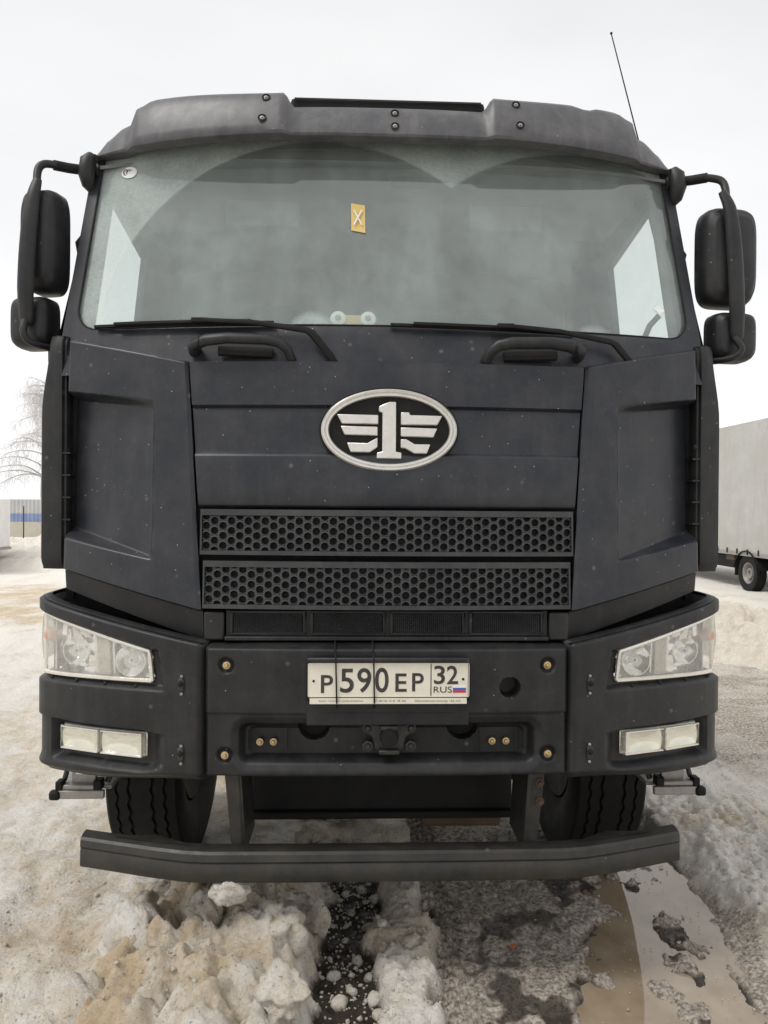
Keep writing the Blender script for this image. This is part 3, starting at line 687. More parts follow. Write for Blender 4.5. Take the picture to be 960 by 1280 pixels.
for cx, cz in ((-.531, 1.130), (.531, 1.130), (-.535, .834), (.535, .834)): screw(bmp, (cx, .020, cz), .0125)
for cx in (-.425, -.380, .355, .402):
    screw(bmp, (cx, .058, .866), .012)
for cx in (-.452, -.333, .31, .445): MB().box(cx-.0015, cx+.0015, .052, .0585, .826, .914).build('seam_line', DARK, bmp)
MB().box(-.59, .59, .115, .30, .80, 1.19).build('bumper_beam', DARK, truck)
# tow coupling
tw = MB().prism([(-.075, .93), (.085, .93), (.085, .905), (.06, .885), (.055, .850), (.035, .832), (-.025, .832), (-.045, .850), (-.05, .885), (-.075, .905)], .03, .075).build('tow_coupling', STRUT, truck, bevel=.006)
MB().lathe([(0, .03), (.026, .03), (.03, .02), (.03, -.02)], (.005, .025, .893), (0, -1, 0), 18).build('coupling_eye', DARK, tw)
MB().box(-.025, .035, .006, .03, .915, .932).build('coupling_jaw', STRUT, tw, bevel=.005); MB().box(-.03, .04, .004, .03, .836, .852).build('coupling_jaw', STRUT, tw, bevel=.005)
for cx, cz in ((-.066, .858), (.078, .858), (-.066, .918), (.078, .918)): screw(tw, (cx, .035, cz), .019, STRUT, n=6)
# ---- number plate
pl = MB().box(-.268, .268, -.016, .012, 1.018, 1.160).build('number_plate', DARK, truck, bevel=.005, label='white number plate in a black holder')
MB().box(-.266, .266, -.030, -.016, 1.146, 1.164).build('holder_lip', PLAST, pl, bevel=.006)
MB().box(-.268, .268, .001, .012, .935, 1.018).build('holder_flap', PLAST, pl, bevel=.004)
MB().box(-.260, .260, -.0195, -.0165, 1.034, 1.146).build('plate_sheet', PLATE, pl, bevel=.001)
MB().box(-.256, .256, -.0205, -.0165, 1.012, 1.031).build('plate_strip', PLATE, pl)
def px2(u, v): return (-.264+(u-30)/ (893-30)*.530, 1.1465-(v-66)/(244-66)*.112)     # measured in the plate's own flat picture
def ptext(b, u0, u1, v0, v1, nm='plate_character', mat=INK, bold=.0, y=-.0196):
    a = px2(u0, v1); c = px2(u1, v0); return text_obj(b, a[0], c[0], a[1], c[1], y, mat, pl, nm, bold, .0008)
for ch, u0, u1, v0, v1 in (('P', 102, 166, 130, 223), ('5', 203, 276, 97, 222), ('9', 294, 368, 94, 222), ('0', 388, 460, 92, 221), ('E', 496, 556, 122, 217), ('P', 585, 647, 120, 215), ('3', 701, 760, 82, 178), ('2', 770, 830, 82, 178)):
    ptext(ch, u0, u1, v0, v1, bold=.012)
ptext('RUS', 700, 797, 190, 222)
a = px2(683, 66); b = px2(688, 244); MB().box(a[0], b[0], -.0202, -.0196, b[1], a[1]).build('plate_divider', INK, pl)
for k, (m, nm) in enumerate(((WHITE, 'flag_stripe'), (BLUE, 'flag_stripe'), (RED, 'flag_stripe'))):
    a = px2(803, 184+13*k); b = px2(873, 184+13*(k+1)); MB().box(a[0], b[0], -.0203, -.0196, b[1]+.0004, a[1]).build(nm, m, pl)
for (u, v) in ((63, 161), (857, 152)): p = px2(u, v); screw(pl, (p[0], -.0196, p[1]), .0042, DARK)
for e in ((33, 890, 67, 71), (33, 890, 240, 244), (33, 37, 67, 244), (886, 890, 67, 244)):
    a = px2(e[0], e[3]); b = px2(e[1], e[2]); MB().box(a[0], b[0], -.0206, -.0196, a[1], b[1]).build('plate_border', PLATE, pl)
text_obj('ВИАТ, ТЕХНИКА ДЛЯ БИЗНЕСА', -.226, -.082, 1.0185, 1.0245, -.0205, SINK, pl, 'strip_text', .004, .0006)
text_obj('7 (812) 210 18 38', -.043, .056, 1.0178, 1.0254, -.0205, SINK, pl, 'strip_text', .006, .0006)
text_obj('Московское шоссе, 163, к.2', .086, .235, 1.0178, 1.0254, -.0205, SINK, pl, 'strip_text', .006, .0006)
for x, dx in ((-.172, .004), (-.049, .003)):
    MB().tube([(x-dx, .06, 1.206), (x-dx, .008, 1.198), (x-dx*.6, -.006, 1.175), (x, -.030, 1.160), (x+dx*.4, -.0245, 1.10), (x+dx, -.0245, 1.02), (x+dx, -.010, 1.004), (x+dx, .012, .985)], .0028, 6).build('cable_tie', DARK, pl)

# ---- bumper corners
CP = np.array([(.612, .018), (.75, .055), (.9, .103), (1.05, .165), (1.16, .218), (1.248, .280), (1.268, .37), (1.266, .56), (1.26, .80)])
for _ in range(2):                                                      # round the plan curve (corner cutting)
    Q = [CP[0]]
    for a, b in zip(CP[:-1], CP[1:]): Q += [a*.75+b*.25, a*.25+b*.75]
    CP = np.array(Q+[CP[-1]])
CU = np.r_[0, np.cumsum(np.hypot(*np.diff(CP, axis=0).T))]; UMAX = CU[-1]
def cxy(u): return np.interp(u, CU, CP[:, 0]), np.interp(u, CU, CP[:, 1])
def cn(u):
    a, b = cxy(np.maximum(u-.02, 0)), cxy(np.minimum(u+.02, UMAX)); tx, ty = b[0]-a[0], b[1]-a[1]; l = np.hypot(tx, ty); return ty/l, -tx/l
def ux(x): return float(np.interp(x, CP[:, 0], CU))
def pt(s, u, z, off): x, y = cxy(u); n = cn(u); return (s*(x+n[0]*off), y+n[1]*off, z)
HL = [(ux(.808), 1.163), (.735, 1.278), (.735, 1.052), (ux(.797), 1.063)]      # inner top, outer top, outer bottom, inner bottom
def sdpoly(U, Zz, poly, r=0):
    P = np.array(poly); c = P.mean(0); d = np.full(U.shape, -9.)
    for k in range(len(P)):
        a, b = P[k], P[(k+1) % len(P)]; n = np.array((b[1]-a[1], -(b[0]-a[0]))); n /= np.linalg.norm(n)
        if n@(c-a) > 0: n = -n
        d = np.maximum(d, (U-a[0])*n[0]+(Zz-a[1])*n[1])
    return d
for s in (-1, 1):
    nu, nv = 170, 130; U = np.linspace(0, UMAX, nu)[None, :]*np.ones((nv, 1))
    zt = 1.206+.126*np.clip(U/.72, 0, 1)**1.05; zb = .744-.032*ss(0, .5, U)-.006*ss(.5, .7, U)+.05*ss(.72, .95, U)
    V = np.linspace(0, 1, nv)[:, None]*np.ones((1, nu)); Zc = zt+(zb-zt)*V
    off = -.03*(1-ss(0, .02, zt-Zc))**2-.03*(1-ss(0, .035, Zc-zb))**2-.02*(1-ss(0, .02, U))**2
    # recess that holds the headlamp, with a sloping shelf below
    rec = sdpoly(U, Zc, [(HL[0][0]-.045, 1.172), (1.0, 1.337), (1.0, 1.026), (HL[3][0]-.055, 1.035)])
    off = off-.030*ss(.004, -.016, rec)
    pk = sdpoly(U, Zc, [(HL[0][0], HL[0][1]), (.80, 1.294), (.80, 1.050), (HL[3][0], HL[3][1])]); off = off-.075*ss(.003, -.004, pk)
    # fog lamp hollow, open towards the side
    q = np.clip((U-ux(.735))/.10, 0, 1)
    ztp = .886+.012*q; zbt = .792-.016*q
    off = off-.038*ss(ztp+.004, ztp-.006, Zc)*ss(zbt-.026, zbt+.006, Zc)*ss(ux(.735), ux(.80), U)*ss(ux(1.192), ux(1.172), U)
    off = off-.010*ss(.905, .897, Zc)*ss(.45, .6, U)*ss(zb+.02, zb+.06, Zc)
    cx_, cy_ = cxy(U); nn = cn(U)
    P = np.stack([s*(cx_+nn[0]*off), cy_+nn[1]*off, Zc], -1)
    mb = MB().slab(P, (-s*.008, .016, 0))
    bc = mb.build('bumper_corner', PLAST, truck, ang=48)
    # top of the lip, running back to the cab
    mbl = MB(); T = []
    for u in np.linspace(0, UMAX, 50):
        z = 1.206+.126*min(1, u/.72)**1.05-.006; T.append([pt(s, u, z, -.012), pt(s, u, z-.004, -.045), pt(s, u, z-.05, -.085)])
    mbl.grid(T).build('bumper_lip', PLAST, bc, recalc=False)
    # ---- headlamp
    def hp(a, b, off): # a 0..1 inner to outer, b 0..1 bottom to top
        u = (HL[3][0]*(1-b)+HL[0][0]*b)*(1-a)+HL[1][0]*a; z0 = HL[3][1]+(HL[2][1]-HL[3][1])*a; z1 = HL[0][1]+(HL[1][1]-HL[0][1])*a
        return pt(s, u, z0+(z1-z0)*b, off)
    hl = thing('headlight', '', ''); hl.parent = truck; del hl['label']; del hl['category']
    MB().grid([[hp(a, b, -.022+.006*math.sin(b*math.pi)) for a in np.linspace(0, 1, 20)] for b in np.linspace(0, 1, 9)]).build('lens', LENS, hl, recalc=False)
    rq = np.random.default_rng(3); MB().grid([[hp(a, b, -.084+.020*rq.random()*(0 < a < 1)) for a in np.linspace(0, 1, 26)] for b in np.linspace(0, 1, 9)]).build('lamp_housing', REFL, hl, recalc=False, ang=3)
    edge = [hp(a, 0, -.022) for a in np.linspace(0, 1, 16)]+[hp(1, b, -.022) for b in np.linspace(.2, 1, 5)]+[hp(a, 1, -.020) for a in np.linspace(.96, 0, 16)]+[hp(0, b, -.022) for b in np.linspace(.8, 0, 5)]
    MB().tube(edge, .0075, 6).build('lamp_trim', BEZEL, hl)
    def dish(a, b, r, off, dep):
        c = Vector(hp(a, b, off)); ax = Vector((s*.12, -1, 0))
        MB().lathe([(r*k/10, dep*(k/10)**2) for k in range(11)]+[(r*1.06, dep), (r*1.06, dep-.01)], c, ax, 36).build('reflector', REFL, hl, recalc=False)
        MB().lathe([(0, .030), (r*.18, .028), (r*.24, .02), (r*.24, .0)], c, ax, 16).build('bulb', BULB, hl)
        MB().lathe([(0, .031), (r*.10, .0305), (r*.12, .026)], c, ax, 12).build('bulb_cap', STRUT, hl)
    dish(.19, .48, .050, -.078, .040); dish(.66, .44, .046, -.080, .034)
    rb = []
    for k in range(41):
        b = .04+.92*k/40; rb.append([hp(a, b, -.045+(.006 if k % 2 else 0)) for a in np.linspace(.335, .44, 6)])
    MB().grid(rb).build('ribbed_strip', BEZEL, hl, ang=5)
    MB().grid([[hp(a, b, -.050+.02*abs(a-.32)) for a in (.31, .335, .44, .465)] for b in np.linspace(.03, .97, 5)]).build('lamp_mask', REFL, hl, recalc=False)
    MB().grid([[hp(a, b, -.045-.1*(a-.84)) for a in np.linspace(.83, .99, 6)] for b in np.linspace(.03, .97, 5)]).build('corner_reflector', BEZEL, hl, recalc=False)
    MB().lathe([(0, .035), (.016, .03), (.024, .01), (.026, -.01)], hp(.90, .62, -.045), (s*.4, -1, 0), 16).build('turn_bulb', AMBER, hl)
    MB().slab([[pt(s, u, z, -.012+.010*math.sin((u-.70)/.17*math.pi)*math.sin((z-1.09)/.165*math.pi)) for u in np.linspace(.74, .87, 7)] for z in np.linspace(1.09, 1.255, 6)], (-s*.012, 0, 0)).build('side_repeater', LENS, hl)
    for k in range(4):
        u = HL[3][0]+.06+.125*k; p = Vector(pt(s, u, 1.044, -.014)); MB().lathe([(0, .0015), (.0055, .0015), (.0055, -.004)], p, (0, -.8, .6), 10).build('shelf_hole', DARK, bc)
    # ---- fog lamp
    u0, u1 = ux(.822), ux(1.160)
    def fp_(a, b, off): return pt(s, u0+(u1-u0)*a, .800+.086*b-.006*a*(b < .5)*1.0-.008*a*b, off)
    fl = MB().slab([[fp_(a, b, -.036) for a in np.linspace(-.005, 1.005, 14)] for b in np.linspace(0, 1, 4)], (0, .05, 0)).build('fog_lamp', BEZEL, truck, bevel=.006)
    MB().grid([[fp_(a, b, -.020+.008*math.sin(b*math.pi)*math.sin(min(1, max(0, a))*math.pi)**.3) for a in np.linspace(.0, 1., 24)] for b in np.linspace(.05, .95, 8)]).build('lens', FLENS, fl, recalc=False)
    for a0, a1 in ((.03, .48), (.52, .97)):
        MB().grid([[fp_(a, b, -.020-.015*math.sin((a-a0)/(a1-a0)*math.pi)*math.sin(max(0, min(1, (b-.08)/.84))*math.pi)) for a in np.linspace(a0, a1, 14)] for b in np.linspace(.08, .92, 10)]).build('reflector', REFL, fl, recalc=False)
        MB().tube([fp_(a, b, -.017) for a, b in [(a0, .06), (a1, .06), (a1, .94), (a0, .94), (a0, .06)]], .0045, 6).build('lens_rib', BEZEL, fl)
    # ---- little catches beside the seam
    for zc in (1.062, .832):
        c = Vector(pt(s, ux(.682), zc, .0)); ca_ = MB().box(c.x-.010, c.x+.010, c.y-.008, c.y+.01, zc-.022, zc+.022).build('catch', STRUT, bc, bevel=.004)
        screw(bc, (c.x, c.y-.008, zc+.004), .009, DARK, 'catch_pin'); screw(bc, (c.x-s*.002, c.y-.006, zc+.029), .005, STEEL, 'rivet'); screw(bc, (c.x-s*.002, c.y-.006, zc-.029), .005, STEEL, 'rivet')
    # ---- folding step below
    sp_ = thing('entry_step', '', ''); sp_.parent = truck; del sp_['label']; del sp_['category']
    def bx(a, b, y0, y1, z0, z1, nm, mat, bv=.004): return MB().box(min(s*a, s*b), max(s*a, s*b), y0, y1, z0, z1).build(nm, mat, sp_, bevel=bv)
    bx(1.045, 1.245, .385, .405, .553, .585, 'tread_bar', STEEL); bx(1.205, 1.248, .375, .41, .549, .586, 'end_cap', DARK, .012)
    bx(1.085, 1.175, .42, .44, .60, .73, 'bracket', STEEL); bx(1.098, 1.160, .412, .42, .635, .70, 'bracket_plate', BEZEL); bx(1.062, 1.20, .39, .43, .588, .604, 'hinge_rod', STEEL)
    bx(1.20, 1.225, .385, .43, .585, .618, 'clamp', DARK); bx(1.055, 1.085, .385, .43, .585, .622, 'clamp', DARK)
    bx(1.03, 1.24, .43, .62, .575, .590, 'tread_plate', STEEL, .002)
    MB().tube([(s*1.05, .44, .60), (s*1.00, .46, .72)], .012, 8).build('strut', STRUT, sp_); MB().tube([(s*1.215, .45, .60), (s*1.19, .5, .74)], .010, 8).build('strut', STRUT, sp_)

# ---- underrun bar
path = [(-1.066, .20), (-1.02, .185), (-.80, .105), (-.68, .072), (-.6, .062), (-.3, .058), (.3, .058), (.6, .062), (.68, .072), (.80, .105), (1.02, .185), (1.066, .20)]
prof = [(.062, .497), (.03, .497), (.012, .492), (.004, .484), (0, .462), (.004, .458), (.006, .453), (.003, .448), (0, .400), (.004, .391), (.012, .388), (.062, .388)]
rows = [[(x, y+py, z-(.004 if abs(x) > .9 else 0)) for py, z in prof] for x, y in path]
ub = MB().grid(np.array(rows)); 
for e in (0, -1): ub.add(rows[e], [tuple(range(len(prof)))])
ub = ub.build('underrun_bar', BAR, truck, ang=28)
for s in (-1, 1):
    st = MB(); st.add([(s*x, y, z) for x, z in ((.560, .80), (.508, .80), (.490, .46), (.525, .46)) for y in (.125, .165)], [(0, 2, 4, 6), (1, 7, 5, 3), (0, 1, 3, 2), (2, 3, 5, 4), (4, 5, 7, 6), (6, 7, 1, 0)])
    st.add([(s*x, y, z) for x, z in ((.512, .80), (.500, .80), (.478, .46), (.490, .46)) for y in (.125, .36)], [(0, 2, 4, 6), (1, 7, 5, 3), (0, 1, 3, 2), (2, 3, 5, 4), (4, 5, 7, 6), (6, 7, 1, 0)])
    so_ = st.build('bar_bracket', STRUT, truck, bevel=.004)
    MB().add([(s*.78, .135, .4985), (s*.95, .19, .4985), (s*.80, .20, .4985), (s*.66, .115, .4985)], [(0, 1, 2, 3)]).build('bar_gusset', STRUT, ub)
    for z in ((.70, .635) if s > 0 else ()): screw(so_, (s*.535, .122, z), .016, RUST, n=6)
# ---- what hangs below: crossmember, radiator, sump, axle, frame rails
cm = MB().box(-.50, .50, .42, .46, .49, .78).box(-.50, .50, .40, .48, .462, .49).build('crossmember', DARK, truck, bevel=.008)
MB().box(-.42, .42, .30, .42, .78, 1.62).build('radiator', DARK, truck, bevel=.01)
MB().box(-.36, .36, .75, 2.1, .70, 1.01).build('engine', DARK, truck, bevel=.03)
MB().box(.17, .50, .62, .72, .335, .70).build('steering_box', RUST, truck, bevel=.02)
for s in (-1, 1): MB().box(min(s*.39, s*.47), max(s*.39, s*.47), .45, 8.4, .74, 1.0).build('frame_rail', DARK, truck, bevel=.008)
MB().tube([(-.95, 1.25, .53), (-.72, 1.25, .53), (-.58, 1.25, .44), (.58, 1.25, .44), (.72, 1.25, .53), (.95, 1.25, .53)], .06, 10).build('front_axle', DARK, truck)
for s in (-1, 1):
    A = np.linspace(R(27), R(185), 26)
    MB().slab([[(s*x, 1.25-.66*math.cos(a), .55+.62*math.sin(a)) for x in (.74, 1.2)] for a in A], (0, 0, .015)).build('wheel_arch', DARK, truck)
    MB().slab([[(s*x, .48, z) for x in (.80, 1.19)] for z in (.80, 1.2)], (0, .01, 0)).build('arch_front', DARK, truck)
    for k in range(5): MB().box(min(s*.50, s*.60), max(s*.50, s*.60), .60, 1.9, .62-.02*k, .635-.02*k).build('leaf_spring', DARK, truck)
# wheels
TP = [(.30, -.115), (.34, -.135), (.42, -.155), (.49, -.158), (.523, -.150), (.533, -.140), (.536, -.105), (.524, -.103), (.524, -.095), (.538, -.093), (.539, -.055), (.526, -.053), (.526, -.043), (.540, -.041), (.540, -.005), (.527, -.004), (.527, .004), (.540, .005)]
prof_t = TP+[(r, -h) for r, h in TP[::-1]]
def make_wheel(s):
    wl = thing('wheel', '', ''); del wl['label']; del wl['category']; wl.parent = truck
    mb = MB(); n = 96; P = []
    for k in range(n):
        a = 2*math.pi*k/n; row = []
        for r, h in prof_t:
            hh = h
            if r > .52 and abs(h) < .13: hh = h+.005*(1 if k % 2 else -1)
            row.append((hh, r*math.cos(a), r*math.sin(a)))
        P.append(row)
    mb.grid(P, closed_u=True).build('tyre', RUB, wl, ang=30)
    MB().lathe([(.0, s*.03), (.09, s*.03), (.11, s*.10), (.14, s*.10), (.16, s*.02), (.24, 0), (.27, s*.09), (.30, s*.115), (.305, s*.13), (.29, -s*.12), (.2, -s*.1), (0, -s*.1)], (0, 0, 0), (1, 0, 0), 40).build('rim', DARK, wl)
    return wl
for s in (-1, 1):
    wl = make_wheel(s); wl.location = (s*1.0, 1.25, .535)
    for y in (5.9, 7.25):
        for x in (1.0, .66):
            d = dup(wl, truck); d.location = (s*x, y, .535)
for y in (5.9, 7.25): MB().tube([(-1, y, .535), (1, y, .535)], .09, 10).build('rear_axle', DARK, truck)

# ---- mirrors
def mirror(s, rot, dx):
    mr = thing('mirror', '', ''); del mr['label']; del mr['category']; mr.parent = truck
    def shell(cx, cz, w_, h, d, nm, yc):
        M = Matrix.Translation((cx, yc, cz)) @ Matrix.Rotation(rot, 4, 'Z')
        rows = []
        for k in range(48):
            a = 2*math.pi*k/48; c, q = math.cos(a), math.sin(a); e = .42
            X_ = w_/2*(abs(c)**e)*(1 if c > 0 else -1); Z_ = h/2*(abs(q)**e)*(1 if q > 0 else -1)
            row = []
            for f, y in ((.0, -d*.52), (.5, -d*.50), (.74, -d*.47), (.80, -d*.44), (.82, -d*.40), (.90, -d*.36), (.97, -d*.2), (1, .0), (1, d*.32), (.97, d*.36), (.92, d*.36)):
                p = M @ Vector((X_*f*(1-.06*Z_/h*s*0), y, Z_*f)); row.append(tuple(p))
            rows.append(row)
        MB().grid(rows, closed_u=True).build(nm, PLAST, mr, ang=50)
        gm = [tuple(M @ Vector((X_*.93, d*.33, Z_*.95))) for X_, Z_ in [(w_/2*(abs(math.cos(a))**.42)*np.sign(math.cos(a)), h/2*(abs(math.sin(a))**.42)*np.sign(math.sin(a))) for a in np.linspace(0, 2*math.pi, 40, endpoint=False)]]
        MB().add(gm, [tuple(range(40))]).build('mirror_glass', MIRR, mr, recalc=False)
    if s > 0:
        shell(1.322, 2.630, .216, .380, .13, 'housing', .42); shell(1.342, 2.322, .178, .190, .12, 'housing', .42)
        top = [(1.15, .47, 2.945), (1.20, .45, 2.945), (1.245, .42, 2.943)]; ar = [(1.235, .42, 2.943), (1.266, .40, 2.932), (1.280, .385, 2.90), (1.276, .365, 2.84)]
        sp2 = [(1.272, .352, 2.86), (1.276, .338, 2.80), (1.288, .332, 2.70), (1.300, .333, 2.56), (1.308, .337, 2.42), (1.314, .348, 2.32), (1.314, .350, 2.30)]
        lowp = [(1.314, .335, 2.305), (1.318, .322, 2.27), (1.308, .330, 2.245), (1.28, .36, 2.232), (1.235, .42, 2.235)]
    else:
        shell(-1.288, 2.640, .142, .385, .15, 'housing', .43); shell(-1.325, 2.335, .160, .195, .12, 'housing', .43)
        top = [(-1.16, .47, 2.935), (-1.21, .45, 2.933), (-1.255, .42, 2.930)]; ar = [(-1.245, .42, 2.930), (-1.282, .40, 2.924), (-1.298, .385, 2.895), (-1.294, .365, 2.83)]
        sp2 = [(-1.286, .352, 2.845), (-1.294, .336, 2.78), (-1.304, .328, 2.68), (-1.313, .328, 2.56), (-1.319, .332, 2.44), (-1.322, .346, 2.33), (-1.322, .348, 2.31)]
        lowp = [(-1.322, .335, 2.325), (-1.322, .322, 2.28), (-1.308, .330, 2.25), (-1.28, .36, 2.240), (-1.225, .42, 2.235)]
    if s > 0: ar, sp2, lowp = [[(x+.018, y, z-.006) if k else (x, y, z) for k, (x, y, z) in enumerate(L)] for L in (ar, sp2, lowp)]
    MB().tube(smooth(ar), .0145, 10).build('arm', PLAST, mr); MB().tube(top, .019, 10).build('arm_sleeve', DARK, mr)
    MB().tube(smooth(sp2, 4), list(np.interp(np.arange(25)/4., range(7), [.016, .024, .029, .030, .030, .026, .012])), 12, flat=.7).build('spine', PLAST, mr)
    MB().tube(smooth(lowp), .013, 10).build('lower_arm', PLAST, mr)
    k = s
    MB().tube([(k*1.13, .47, 2.99), (k*1.140, .46, 2.965), (k*1.146, .455, 2.915), (k*1.142, .47, 2.880), (k*1.135, .49, 2.855)], [.020, .032, .032, .026, .008], 10).build('arm_foot', PLAST, mr)
    MB().box(min(k*1.205, k*1.262), max(k*1.205, k*1.262), .38, .46, 2.17, 2.25).build('arm_foot', PLAST, mr, bevel=.015)
mirror(-1, R(-14), 0); mirror(1, R(6), 0)
for s in (-1, 1): MB().tube([(s*1.175, .50, 2.69), (s*1.20, .52, 2.675), (s*1.20, .54, 2.64), (s*1.175, .56, 2.62)], .010, 6).build('door_grip', DARK, truck)
# ---- aerial
an = MB().tube([(1.055, .62, 3.09), (1.050, .62, 3.17), (.943, .66, 3.64)], [.005, .0032, .0025], 6).build('aerial', DARK, truck)
MB().lathe([(.022, -.03), (.022, .0), (.012, .02), (.006, .05)], (1.058, .62, 3.075), (-.06, 0, 1), 14).build('aerial_foot', DARK, an)
MB().lathe([(0, .006), (.005, .003), (.005, -.003), (0, -.006)], (.943, .66, 3.642), (0, 0, 1), 10).build('aerial_tip', DARK, an)

# ---- inside the cab
dash = MB().slab([[(x, y+.15*(abs(x)/1.1)**2.2*(y < .8), z) for x in np.linspace(-1.1, 1.1, 23)] for y, z in ((.20, 2.235), (.35, 2.262), (.55, 2.275), (.72, 2.262), (.82, 2.20), (.86, 2.05), (.88, 1.5))], (0, .02, -.02)).build('dashboard', INTD, truck, ang=60)
bn_ = MB()
MB().slab([[(.58+.20*math.cos(t)*1.0, .60+.12*q, 2.262+.055*math.sin(t)) for t in np.linspace(0, math.pi, 20)] for q in (0, 1)], (0, 0, -.01)).build('instrument_hood', INTD, dash)
ds = MB()
for x in (-.178, -.072):  # pale solid shapes standing in for a reflection in the windscreen
    MB().lathe([(0, .012), (.010, .012), (.012, .014), (.026, .012), (.030, .0), (.028, -.02)], (x, .215, 2.318), (0, -1, .15), 24).build('reflection_disc', [WHITE], dash)
    MB().lathe([(0, .017), (.009, .016), (.010, .01)], (x, .215, 2.318), (0, -1, .15), 16).build('reflection_centre', STEEL, dash)
MB().box(-.165, -.085, .205, .23, 2.290, 2.332).build('reflection_body', YEL, dash, bevel=.004, label='pale box and two round discs shaped after a reflection in the windscreen')
W_ = Matrix.Translation((.56, .98, 2.25)) @ Matrix.Rotation(R(-38), 4, 'X')
sw = MB().tube([W_ @ Vector((.235*math.cos(a), 0, .235*math.sin(a))) for a in np.linspace(0, 2*math.pi, 49)], .017, 8, cap=False)
sw.tube([W_ @ Vector((-.22, 0, 0)), W_ @ Vector((.22, 0, 0))], .02, 6).tube([W_ @ Vector((0, 0, 0)), W_ @ Vector((0, .0, -.22))], .02, 6)
sw.build('steering_wheel', INTD, truck)
for x in (-.58, .56):
    se = MB().box(x-.26, x+.26, 1.15, 1.65, 1.75, 1.90).build('seat', SEAT, truck, bevel=.05)
    MB().box(x-.25, x+.25, 1.60, 1.74, 1.86, 2.52).build('backrest', SEAT, se, bevel=.06, seg=3)
    MB().box(x-.15, x+.15, 1.61, 1.71, 2.54, 2.74).build('headrest', SEAT, se, bevel=.04, seg=3)
    MB().tube([(x-.07, 1.66, 2.5), (x-.07, 1.66, 2.6)], .008, 6).tube([(x+.07, 1.66, 2.5), (x+.07, 1.66, 2.6)], .008, 6).build('headrest_post', STEEL, se)
MB().box(-1.13, 1.13, 2.0, 2.05, 1.1, 3.05).build('cab_back_lining', CURT, truck)
hd = MB().slab([[(x, y, z-.03*abs(x)**4) for x in np.linspace(-1.1, 1.1, 15)] for y, z in ((.47, 2.985), (.7, 3.03), (2.0, 3.04))], (0, 0, .012)).build('headliner', CURT, truck)
sh = MB().slab([[(x, y+.08*abs(x)**2, z) for x in np.linspace(-1.04, 1.04, 15)] for y, z in ((.52, 2.99), (.56, 2.93), (.62, 2.90), (.95, 2.90), (.97, 3.0))], (0, .01, .01)).build('overhead_shelf', INT, truck, bevel=.01)
for s in (-1, 1): MB().box(s*.5-.15, s*.5+.15, .64, .655, 2.80, 2.905).build('inner_sun_blind', INT, sh, bevel=.006)
MB().box(.02, .16, .535, .56, 2.93, 2.975).build('roof_gauge', INTD, sh, bevel=.005)
for s in (-1, 1): MB().tube([(s*1.125, .40, 2.25), (s*1.09, .57, 2.95)], .025, 8).build('pillar_trim', INT, truck)

# ================================================================== BEHIND
# tarpaulin trailer at the right
TX = 7.9
tr = thing('tarpaulin_trailer', 'grey white tarpaulin-sided trailer parked in the snow at the right edge', 'trailer', (0, 0, 0))
TARP = pm('grey_tarpaulin', (.42, .42, .41), .6, dust=.5, dcol=(.33, .30, .24), scale=1.2, streak=.5, bump=.3, bscale=9)
ys2 = np.linspace(6.2, 19.5, 180); zz = np.linspace(.80, 3.42, 40); P = []
for z in zz:
    k = np.minimum(np.minimum(z-.80, 3.42-z)*3, 1)
    P.append(np.stack([TX+k*(.035*(fbm(ys2*.9, ys2*0+z*1.4, 91)-.5)+.02*np.abs(np.sin(ys2*math.pi/1.9))**.3*-1+.012*(fbm(ys2*6, ys2*0+z*2, 92)-.5)), ys2, ys2*0+z], -1))
MB().slab(np.array(P), (.03, 0, 0)).build('side_tarpaulin', TARP, tr, ang=60)
MB().box(TX+.03, TX+2.5, 6.2, 6.25, .8, 3.42).build('front_wall', TARP, tr); MB().box(TX+.03, TX+2.5, 19.45, 19.5, .8, 3.42).build('rear_wall', TARP, tr)
MB().box(TX+2.48, TX+2.53, 6.2, 19.5, .8, 3.42).build('side_tarpaulin', TARP, tr); MB().box(TX, TX+2.5, 6.2, 19.5, 3.42, 3.46).build('roof_tarpaulin', TARP, tr)
for y in np.arange(6.6, 19.4, 1.9): MB().box(TX-.012, TX+.02, y-.012, y+.012, .82, 3.40).build('tarpaulin_seam', TARP, tr)
MB().box(TX-.01, TX+2.5, 6.2, 19.5, .72, .80).build('side_rail', STEEL, tr)
for y in np.arange(6.4, 19.4, .42): MB().box(TX-.025, TX-.012, y-.015, y+.015, .75, .86).build('tarpaulin_buckle', DARK, tr)
for x in (TX+.7, TX+1.7): MB().box(x, x+.1, 6.3, 19.3, .5, .72).build('chassis_beam', DARK, tr)
MB().box(TX+.15, TX+.3, 13.4, 17.6, .42, .70).build('tool_rack', DARK, tr, bevel=.03)
MB().box(TX+.05, TX+.10, 13.35, 13.7, .60, .70).build('marker_board', RUST, tr)
def twheel(x, y, s):
    q = bpy.data.objects.new('wheel', None); COL.objects.link(q); q.parent = tr; q.location = (x, y, .375)
    sc = .70
    MB().lathe([(r*sc, h*sc) for r, h in prof_t], (0, 0, 0), (1, 0, 0), 48).build('tyre', RUB, q, ang=30)
    MB().lathe([(0, -s*.02), (.06, -s*.02), (.07, -s*.06), (.10, -s*.06), (.11, .0+s*.02), (.16, s*.03), (.19, -s*.06), (.20, -s*.085), (.215, -s*.09), (.215, s*.08)], (0, 0, 0), (1, 0, 0), 36).build('rim', STEEL, q)
for y in (12.75,):
    for s, x in ((1, TX+.12), (-1, TX+2.35)):
        twheel(x, y, s)
        MB().slab([[(x-.16*s+q, y-.46*math.cos(a), .375+.44*math.sin(a)) for q in ((0, .4) if s > 0 else (-.4, 0))] for a in np.linspace(R(10), R(170), 16)], (0, 0, .02)).build('mudguard', DARK, tr)
MB().box(TX-.02, TX+.4, 13.17, 13.20, .30, .66).build('mud_flap', DARK, tr)
